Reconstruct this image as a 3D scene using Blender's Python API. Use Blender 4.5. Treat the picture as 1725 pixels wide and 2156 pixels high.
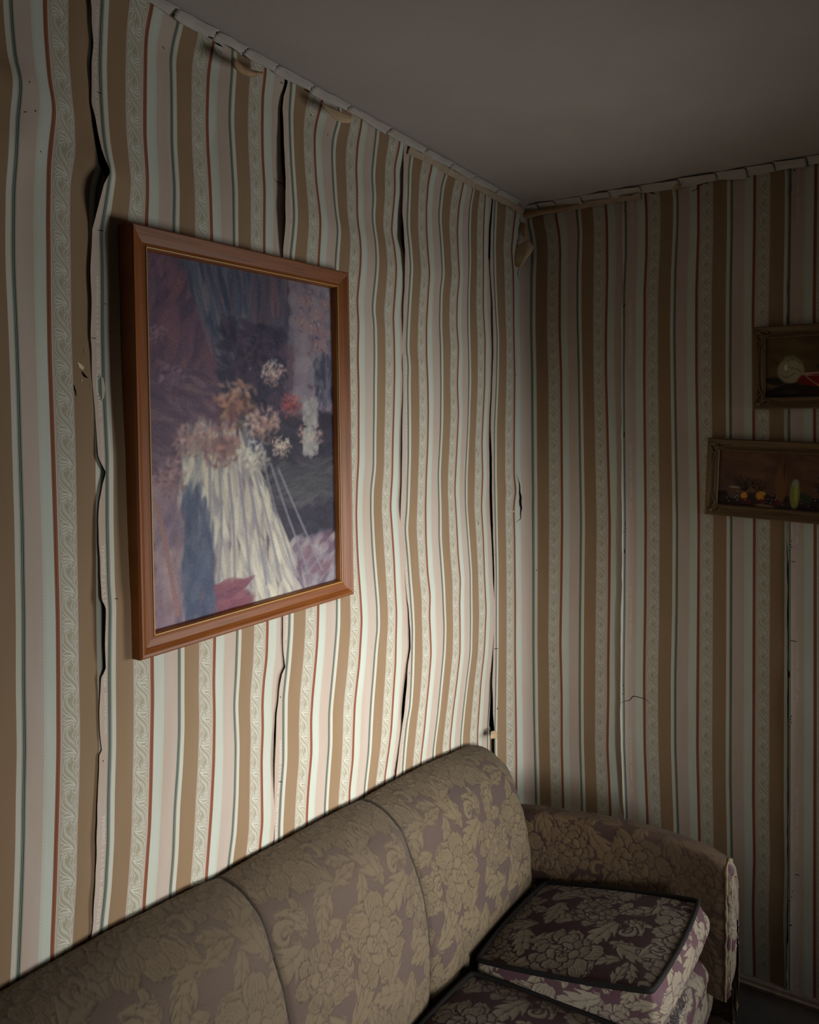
import bpy, math, random
import numpy as np
from mathutils import Vector, Matrix

# ------------------------------------------------------------------ set-up
for o in list(bpy.data.objects): bpy.data.objects.remove(o)
SC = bpy.context.scene
COL = SC.collection
rnd = random.Random(7)
rng = np.random.default_rng(11)

K = 1.15                              # metres per drawing unit
F, CX, HY = 1702.0, 862.5, 920.0      # focal length in px, principal column, horizon row (1725 x 2156 frame)
ZC = 1.73                             # eye height (drawing units)
CEIL = ZC + .795
C0 = np.array([.3935, 2.82])          # room corner in plan
_th = math.atan2(.549, .836)
D2 = np.array([math.sin(_th), math.cos(_th)])     # along the left wall, away from the eye
E1 = np.array([math.cos(_th), -math.sin(_th)])    # along the right wall, to the right
# s = distance from the corner along the left wall, t = along the right wall, z = height

cam_d = bpy.data.cameras.new('camera'); cam = bpy.data.objects.new('camera', cam_d); COL.objects.link(cam)
cam.location = (0, 0, ZC * K); cam.rotation_euler = (math.pi / 2, 0, 0)
cam_d.sensor_fit = 'HORIZONTAL'; cam_d.sensor_width = 36.0; cam_d.lens = 36.0 * F / 1725.0
cam_d.shift_y = -(1078.0 - HY) / 1725.0; cam_d.clip_start = .02
SC.camera = cam

def plan(s, t):
    return C0[0] - D2[0] * s + E1[0] * t, C0[1] - D2[1] * s + E1[1] * t
def W(s, t, z):
    x, y = plan(s, t)
    return Vector((x * K, y * K, z * K))
def WN(s, t, z):
    x, y = plan(np.asarray(s, float), np.asarray(t, float))
    return np.stack([x * K, y * K, np.asarray(z, float) * K + 0 * x], -1)

# world: faint dusk-grey sky outside the house
wd = bpy.data.worlds.new('world'); SC.world = wd; wd.use_nodes = True
wd.node_tree.nodes['Background'].inputs[0].default_value = (.62, .72, .85, 1)
wd.node_tree.nodes['Background'].inputs[1].default_value = .25

TMAX0 = 3.2
# daylight from the right-wall window, plus an added beam lamp
def area_light(name, loc, target, sx, sy, power, color, spread=180):
    d = bpy.data.lights.new(name, 'AREA'); d.shape = 'RECTANGLE'; d.size = sx; d.size_y = sy
    d.energy = power; d.color = color; d.spread = math.radians(spread)
    o = bpy.data.objects.new(name, d); COL.objects.link(o); o.location = loc
    o.rotation_euler = (Vector(target) - Vector(loc)).to_track_quat('-Z', 'Y').to_euler()
    return o
area_light('window_daylight', W(-.06, 1.90, 1.10), W(.90, 0, .98), .80 * K, .98 * K, 15.5, (1.0, 1.0, .975), 108)
area_light('added_wall_beam', W(2.25, TMAX0 - .06, 1.14), W(.82, 0, .88), .7 * K, .8 * K, 8.6, (1.0, 1.0, .975), 36)  # added lamp: narrow soft cone brightens the wall middle, edges fall off
SC.view_settings.view_transform = 'Standard'; SC.view_settings.look = 'None'
SC.view_settings.gamma = 1.0; SC.view_settings.use_curve_mapping = False
SC.view_settings.exposure = 0.0

# ------------------------------------------------------------------ helpers
def lin(c):
    c = np.asarray(c, float) / 255.0
    return np.where(c <= .04045, c / 12.92, ((c + .055) / 1.055) ** 2.4)
def rgba(r, g, b):
    l = lin((r, g, b)); return (float(l[0]), float(l[1]), float(l[2]), 1)

def mesh_from(name, verts, quads, attrs=None, smooth=True, mats=None, midx=None, corner=4):
    verts = np.ascontiguousarray(verts, np.float32).reshape(-1, 3)
    quads = np.ascontiguousarray(quads, np.int32)
    nf, k = quads.shape
    me = bpy.data.meshes.new(name)
    me.vertices.add(len(verts)); me.vertices.foreach_set('co', verts.ravel())
    me.loops.add(nf * k); me.loops.foreach_set('vertex_index', quads.ravel())
    me.polygons.add(nf); me.polygons.foreach_set('loop_start', np.arange(0, nf * k, k, dtype=np.int32))
    me.polygons.foreach_set('use_smooth', np.full(nf, smooth, dtype=bool))
    for m in (mats or []): me.materials.append(m)
    if midx is not None: me.polygons.foreach_set('material_index', np.ascontiguousarray(midx, np.int32))
    for an, av in (attrs or {}).items():
        av = np.ascontiguousarray(av, np.float32)
        if av.ndim == 1:
            a = me.attributes.new(an, 'FLOAT', 'POINT'); a.data.foreach_set('value', av)
        else:
            a = me.attributes.new(an, 'FLOAT_VECTOR', 'POINT'); a.data.foreach_set('vector', av.ravel())
    me.update(calc_edges=True); me.validate()
    return me
def link(name, me, parent=None, kind=None):
    o = bpy.data.objects.new(name, me); COL.objects.link(o)
    if parent is not None: o.parent = parent
    if kind: o['kind'] = kind
    return o
def thing(name, label, cat, loc=(0, 0, 0), group=None):
    o = bpy.data.objects.new(name, None); COL.objects.link(o); o.empty_display_size = .05
    o.location = loc; o['label'] = label; o['category'] = cat
    if group: o['group'] = group
    return o
def part(name, verts, faces, parent, mats, attrs=None, smooth=True, midx=None, off=None):
    v = np.asarray(verts, float).reshape(-1, 3)
    if off is not None: v = v - np.asarray(off, float)
    return link(name, mesh_from(name, v, faces, attrs, smooth, mats, midx), parent)
def grid_quads(nr, nc, wrap=False, base=0):
    r = np.arange(nr - 1)[:, None]; n = nc if wrap else nc - 1
    c = np.arange(n)[None, :]; c2 = (c + 1) % nc
    a = r * nc + c; b = r * nc + c2; d = (r + 1) * nc + c; e = (r + 1) * nc + c2
    return (np.stack([a, b, e, d], -1).reshape(-1, 4) + base).astype(np.int32)
class MB:
    def __init__(self): self.v = []; self.f = []; self.n = 0
    def add(self, v, f):
        v = np.asarray(v, float).reshape(-1, 3); f = np.asarray(f, int)
        self.v.append(v); self.f.append(f + self.n); self.n += len(v)
    def box(self, s0, s1, t0, t1, z0, z1):
        v = [W(s, t, z) for s in (s0, s1) for t in (t0, t1) for z in (z0, z1)]
        self.add(v, [[0, 1, 3, 2], [4, 6, 7, 5], [0, 4, 5, 1], [2, 3, 7, 6], [0, 2, 6, 4], [1, 5, 7, 3]])
    def tube(self, pts, r, n=8, cap=True):
        pts = np.asarray(pts, float); r = np.broadcast_to(np.asarray(r, float), (len(pts),))
        tg = np.gradient(pts, axis=0); tg /= np.linalg.norm(tg, axis=1)[:, None] + 1e-9
        up = np.array([0, 0, 1.0]) if abs(tg[:, 2]).mean() < .8 else np.array([1.0, 0, 0])
        a = np.cross(tg, up); a /= np.linalg.norm(a, axis=1)[:, None] + 1e-9; b = np.cross(tg, a)
        an = np.linspace(0, 2 * math.pi, n, endpoint=False)
        v = pts[:, None] + r[:, None, None] * (np.cos(an)[None, :, None] * a[:, None] + np.sin(an)[None, :, None] * b[:, None])
        self.add(v.reshape(-1, 3), grid_quads(len(pts), n, True))
    def ball(self, c, r, n=6, m=5):
        th = np.linspace(.02, math.pi - .02, m); ph = np.linspace(0, 2 * math.pi, n, endpoint=False)
        v = np.stack([np.sin(th)[:, None] * np.cos(ph), np.sin(th)[:, None] * np.sin(ph), np.cos(th)[:, None] + 0 * ph], -1)
        self.add(np.asarray(c) + np.asarray(r) * v.reshape(-1, 3), grid_quads(m, n, True))
    def build(self, name, mat, parent=None, smooth=True, kind=None, off=None):
        v = np.concatenate(self.v); f = np.concatenate(self.f)
        if off is not None: v = v - np.asarray(off, float)
        return link(name, mesh_from(name, v, f, None, smooth, [mat]), parent, kind)
def catmull(pts, n):
    p = np.asarray(pts, float)
    if len(p) < 3:
        u = np.linspace(0, 1, n)[:, None]; return p[0] * (1 - u) + p[-1] * u
    d = np.r_[0, np.cumsum(np.linalg.norm(np.diff(p, axis=0), axis=1) + 1e-9)]
    pe = np.vstack([2 * p[0] - p[1], p, 2 * p[-1] - p[-2]])
    u = np.linspace(0, d[-1], n); i = np.clip(np.searchsorted(d, u, 'right') - 1, 0, len(p) - 2)
    x = ((u - d[i]) / (d[i + 1] - d[i]))[:, None]
    a, b, c, e = pe[i], pe[i + 1], pe[i + 2], pe[i + 3]
    return .5 * (2 * b + (c - a) * x + (2 * a - 5 * b + 4 * c - e) * x ** 2 + (3 * b - a - 3 * c + e) * x ** 3)
def smooth1(a, sig, axis):
    if sig <= 0: return a
    k = int(max(1, round(3 * sig))); w = np.exp(-.5 * (np.arange(-k, k + 1) / sig) ** 2); w /= w.sum()
    a = np.moveaxis(a, axis, 0); p = np.concatenate([np.repeat(a[:1], k, 0), a, np.repeat(a[-1:], k, 0)])
    out = sum(w[j] * p[j:j + len(a)] for j in range(2 * k + 1))
    return np.moveaxis(out, 0, axis)

# ------------------------------------------------------------------ materials
def new_mat(name):
    m = bpy.data.materials.new(name); m.use_nodes = True
    nt = m.node_tree; b = nt.nodes['Principled BSDF']; return m, nt, b
def N(nt, typ, **kw):
    n = nt.nodes.new(typ)
    for k, v in kw.items(): setattr(n, k, v)
    return n
def plain(name, col, rough=.8, noise=0, nscale=60, bump=0, bscale=300, spec=.3, stretch=None):
    m, nt, b = new_mat(name); b.inputs['Roughness'].default_value = rough
    b.inputs['Specular IOR Level'].default_value = spec
    b.inputs['Base Color'].default_value = col
    tc = N(nt, 'ShaderNodeTexCoord'); mp = N(nt, 'ShaderNodeMapping'); nt.links.new(tc.outputs['Object'], mp.inputs[0])
    if stretch: mp.inputs['Scale'].default_value = stretch
    if noise:
        t = N(nt, 'ShaderNodeTexNoise'); t.inputs['Scale'].default_value = nscale; t.inputs['Detail'].default_value = 5
        nt.links.new(mp.outputs[0], t.inputs['Vector'])
        mx = N(nt, 'ShaderNodeMix', data_type='RGBA'); r = N(nt, 'ShaderNodeMapRange')
        r.inputs[1].default_value = .3; r.inputs[2].default_value = .7
        nt.links.new(t.outputs[0], r.inputs[0]); nt.links.new(r.outputs[0], mx.inputs[0])
        mx.inputs[6].default_value = tuple(c * (1 - noise) for c in col[:3]) + (1,)
        mx.inputs[7].default_value = tuple(min(1, c * (1 + noise)) for c in col[:3]) + (1,)
        nt.links.new(mx.outputs[2], b.inputs['Base Color'])
    if bump:
        t = N(nt, 'ShaderNodeTexNoise'); t.inputs['Scale'].default_value = bscale; t.inputs['Detail'].default_value = 4
        nt.links.new(mp.outputs[0], t.inputs['Vector'])
        bp = N(nt, 'ShaderNodeBump'); bp.inputs['Strength'].default_value = bump; bp.inputs['Distance'].default_value = .002
        nt.links.new(t.outputs[0], bp.inputs['Height']); nt.links.new(bp.outputs[0], b.inputs['Normal'])
    return m
M_plaster = plain('old_plaster', rgba(54, 38, 25), .95, .3, 20, .5, 80)
M_room = plain('faded_distemper', rgba(82, 71, 60), .9, .1, 6)
M_ceil = plain('ceiling_paper', rgba(190, 181, 175), .95, .04, 5, .25, 240)
M_tab = plain('folded_paper_edge', rgba(192, 186, 176), .9, .06, 30, .2, 200)
M_back = plain('paper_back', rgba(204, 178, 144), .95, .10, 40, .25, 200)
M_backb = plain('brown_paper_back', rgba(182, 150, 116), .95, .14, 40, .25, 200)
M_ink = plain('printed_white', rgba(212, 210, 196), .75)
M_txt = plain('printed_lettering', rgba(226, 218, 204), .75)
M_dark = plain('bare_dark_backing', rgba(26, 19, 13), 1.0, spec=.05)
M_lining = plain('pale_lining_paper', rgba(186, 166, 142), .95, .10, 40, .2, 200)
M_flake = plain('bare_paper_core', rgba(222, 206, 174), .95)
M_hatch = plain('printed_hatching', rgba(172, 162, 136), .8)
M_floor = plain('floorboards', rgba(74, 60, 48), .7, .2, 8, stretch=(1, 12, 1))
M_base = plain('dirty_paint', rgba(164, 164, 164), .7, .12, 15, .3, 60)
M_basecap = plain('worn_moulding', rgba(120, 106, 92), .7, .25, 25, .3, 60)

def wallpaper_material():
    m, nt, b = new_mat('striped_wallpaper'); b.inputs['Roughness'].default_value = .78
    b.inputs['Specular IOR Level'].default_value = .25
    at = N(nt, 'ShaderNodeAttribute', attribute_name='paper'); sp = N(nt, 'ShaderNodeSeparateXYZ')
    nt.links.new(at.outputs['Vector'], sp.inputs[0])
    fr = N(nt, 'ShaderNodeMath', operation='FRACT'); nt.links.new(sp.outputs[0], fr.inputs[0])
    cr = N(nt, 'ShaderNodeValToRGB'); cr.color_ramp.interpolation = 'CONSTANT'
    red, redd = rgba(146, 92, 68), rgba(112, 64, 46)
    wht, pale, pink = rgba(206, 204, 190), rgba(200, 206, 194), rgba(194, 178, 165)
    mar, inn, brn = rgba(188, 174, 162), rgba(178, 172, 152), rgba(151, 126, 98)
    teal, oli, lt = rgba(58, 82, 86), rgba(108, 106, 80), rgba(188, 188, 170)
    stops = [(0, red), (.016, redd), (.027, red), (.054, wht), (.060, mar), (.085, inn), (.262, mar), (.290, brn),
             (.528, wht), (.583, oli), (.589, lt), (.595, teal), (.606, lt), (.611, teal), (.623, oli), (.629, lt),
             (.634, oli), (.638, pink), (.846, lt), (.850, pale), (.876, lt), (.880, pale)]
    el = cr.color_ramp.elements
    el[0].position = 0; el[0].color = red; el[1].position = .016; el[1].color = redd
    for p, c in stops[2:]:
        e = el.new(p); e.color = c
    nt.links.new(fr.outputs[0], cr.inputs[0])
    # beaded edge between the pink and the pale stripe
    d = N(nt, 'ShaderNodeMath', operation='COMPARE'); d.inputs[1].default_value = .863; d.inputs[2].default_value = .008
    nt.links.new(fr.outputs[0], d.inputs[0])
    q = N(nt, 'ShaderNodeMath', operation='MULTIPLY'); q.inputs[1].default_value = 1 / .0056
    nt.links.new(sp.outputs[1], q.inputs[0]); q2 = N(nt, 'ShaderNodeMath', operation='FRACT'); nt.links.new(q.outputs[0], q2.inputs[0])
    q3 = N(nt, 'ShaderNodeMath', operation='LESS_THAN'); q3.inputs[1].default_value = .36; nt.links.new(q2.outputs[0], q3.inputs[0])
    q4 = N(nt, 'ShaderNodeMath', operation='MULTIPLY'); nt.links.new(d.outputs[0], q4.inputs[0]); nt.links.new(q3.outputs[0], q4.inputs[1])
    mx = N(nt, 'ShaderNodeMix', data_type='RGBA'); nt.links.new(q4.outputs[0], mx.inputs[0])
    nt.links.new(cr.outputs[0], mx.inputs[6]); mx.inputs[7].default_value = rgba(196, 188, 168)
    # ageing
    t = N(nt, 'ShaderNodeTexNoise'); t.inputs['Scale'].default_value = 5; t.inputs['Detail'].default_value = 6
    nt.links.new(at.outputs['Vector'], t.inputs['Vector'])
    r = N(nt, 'ShaderNodeMapRange'); r.inputs[1].default_value = .35; r.inputs[2].default_value = .75
    r.inputs[3].default_value = 0; r.inputs[4].default_value = .35; nt.links.new(t.outputs[0], r.inputs[0])
    ml = N(nt, 'ShaderNodeMix', data_type='RGBA', blend_type='MULTIPLY'); nt.links.new(r.outputs[0], ml.inputs[0])
    nt.links.new(mx.outputs[2], ml.inputs[6]); ml.inputs[7].default_value = rgba(236, 220, 198)
    nt.links.new(ml.outputs[2], b.inputs['Base Color'])
    g = N(nt, 'ShaderNodeTexNoise'); g.inputs['Scale'].default_value = 900; nt.links.new(at.outputs['Vector'], g.inputs['Vector'])
    bp = N(nt, 'ShaderNodeBump'); bp.inputs['Strength'].default_value = .12; bp.inputs['Distance'].default_value = .001
    nt.links.new(g.outputs[0], bp.inputs['Height']); nt.links.new(bp.outputs[0], b.inputs['Normal'])
    return m
M_paper = wallpaper_material()

# ------------------------------------------------------------------ room shell
SMAX, TMAX, FLOOR = 4.1, 3.2, -.10
def structure(name, boxes, mat):
    b = MB()
    for bx in boxes: b.box(*bx)
    return b.build(name, mat, None, False, 'structure')
wall_left = structure('wall_left', [(-.2, SMAX + .2, -.2, -.016, FLOOR - .1, CEIL + .15)], M_plaster)
WT0, WT1, WZ0, WZ1 = 1.42, 2.38, .55, 1.65                        # window further along the right wall, out of the picture
wall_right = structure('wall_right', [(-.2, -.016, -.016, WT0, FLOOR - .1, CEIL + .15), (-.2, -.016, WT1, TMAX + .2, FLOOR - .1, CEIL + .15),
                                      (-.2, -.016, WT0, WT1, FLOOR - .1, WZ0), (-.2, -.016, WT0, WT1, WZ1, CEIL + .15)], M_plaster)
wall_back = structure('wall_back', [(SMAX, SMAX + .2, -.016, TMAX + .2, FLOOR - .1, CEIL + .15)], M_room)
WS0, WS1 = 1.98, 2.92  # unseen opening, added to go with the beam lamp
wall_front = structure('wall_front', [(-.016, WS0, TMAX, TMAX + .2, FLOOR - .1, CEIL + .15), (WS1, SMAX, TMAX, TMAX + .2, FLOOR - .1, CEIL + .15),
                                      (WS0, WS1, TMAX, TMAX + .2, FLOOR - .1, .63), (WS0, WS1, TMAX, TMAX + .2, 1.57, CEIL + .15)], M_room)
floor = structure('floor', [(-.016, SMAX, -.016, TMAX, FLOOR - .1, FLOOR)], M_floor)
M_sash = plain('sash_paint', rgba(190, 186, 176), .6)
window = structure('window_1', [(-.15, -.09, WT0, WT0 + .04, WZ0, WZ1), (-.15, -.09, WT1 - .04, WT1, WZ0, WZ1), (-.15, -.09, WT0, WT1, WZ0, WZ0 + .05),
                                (-.15, -.09, WT0, WT1, WZ1 - .05, WZ1), (-.14, -.10, WT0, WT1, 1.09, 1.12)], M_sash)

structure('window_added', [(WS0, WS0 + .04, TMAX + .05, TMAX + .11, .63, 1.57), (WS1 - .04, WS1, TMAX + .05, TMAX + .11, .63, 1.57), (WS0, WS1, TMAX + .05, TMAX + .11, .63, .68),
                       (WS0, WS1, TMAX + .05, TMAX + .11, 1.52, 1.57), (WS0, WS1, TMAX + .06, TMAX + .10, 1.08, 1.11)], M_sash)  # unseen sash, added around the beam lamp
# baseboards: tall painted board with a moulded cap
def baseboard(name, along, length):
    prof = [(.0, FLOOR), (.016, FLOOR), (.016, .095), (.020, .097), (.024, .102), (.024, .110), (.018, .114), (.016, .121), (.010, .126), (.0, .128)]
    rows = []
    for a in np.linspace(0, length, 40):
        rows.append([W(a, d, z) if along == 's' else W(d, a, z) for d, z in prof])
    v = np.array(rows).reshape(-1, 3)
    q = grid_quads(40, len(prof)); mi = np.tile((np.arange(len(prof) - 1) >= 2).astype(int), 39)
    return link(name, mesh_from(name, v, q, None, False, [M_base, M_basecap], mi), None, 'structure')
baseboard('baseboard_right', 't', TMAX); baseboard('baseboard_left', 's', SMAX)

# ------------------------------------------------------------------ wallpaper: nominal path round the loose corner
LEG = .072
def build_path():
    pts, nrm = [], []
    for s in np.linspace(SMAX, LEG, 500)[:-1]: pts.append((s, 0)); nrm.append((0, 1))
    for u in np.linspace(0, 1, 60):
        pts.append((LEG * (1 - u) ** 2, LEG * u ** 2)); d = np.array([1 - u, u]); nrm.append((d[1], d[0]))
    for t in np.linspace(LEG, 2.0, 400)[1:]: pts.append((0, t)); nrm.append((1, 0))
    pts = np.array(pts); nrm = np.array(nrm); nrm = nrm / np.linalg.norm(nrm, axis=1)[:, None]
    q = np.r_[0, np.cumsum(np.linalg.norm(np.diff(pts, axis=0), axis=1))]
    q -= q[499 + 29]
    return pts, nrm, q
PATH, PNRM, PQ = build_path()
_px, _py = plan(PATH[:, 0], PATH[:, 1])
PX = CX + F * _px / np.maximum(_py, .2); PDEP = _py
_ok = (_py > .35)
_ok &= np.r_[True, np.diff(PX) > 0] | (np.arange(len(PX)) < 0)
_i0 = np.argmax(_py > .45)
TX, TQ = PX[_i0:], PQ[_i0:]
_rx, _ry = _px / np.hypot(_px, _py), _py / np.hypot(_px, _py)
_tg = np.gradient(PATH, axis=0); _tg /= np.linalg.norm(_tg, axis=1)[:, None]
_tx = -D2[0] * _tg[:, 0] + E1[0] * _tg[:, 1]; _ty = -D2[1] * _tg[:, 0] + E1[1] * _tg[:, 1]
_nx = -D2[0] * PNRM[:, 0] + E1[0] * PNRM[:, 1]; _ny = -D2[1] * PNRM[:, 0] + E1[1] * PNRM[:, 1]
PCOT = (_rx * _tx + _ry * _ty) / np.maximum(.15, -(_rx * _nx + _ry * _ny))
def q_of_x(x): return np.interp(x, TX, TQ)
def dep_of_q(q): return np.interp(q, PQ, PDEP)
def z_of(x, y): return ZC - (np.asarray(y, float) - HY) / F * dep_of_q(q_of_x(x))
def path_point(q, b):
    s = np.interp(q, PQ, PATH[:, 0]); t = np.interp(q, PQ, PATH[:, 1])
    ns = np.interp(q, PQ, PNRM[:, 0]); nt_ = np.interp(q, PQ, PNRM[:, 1])
    return s + ns * b, t + nt_ * b

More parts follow.
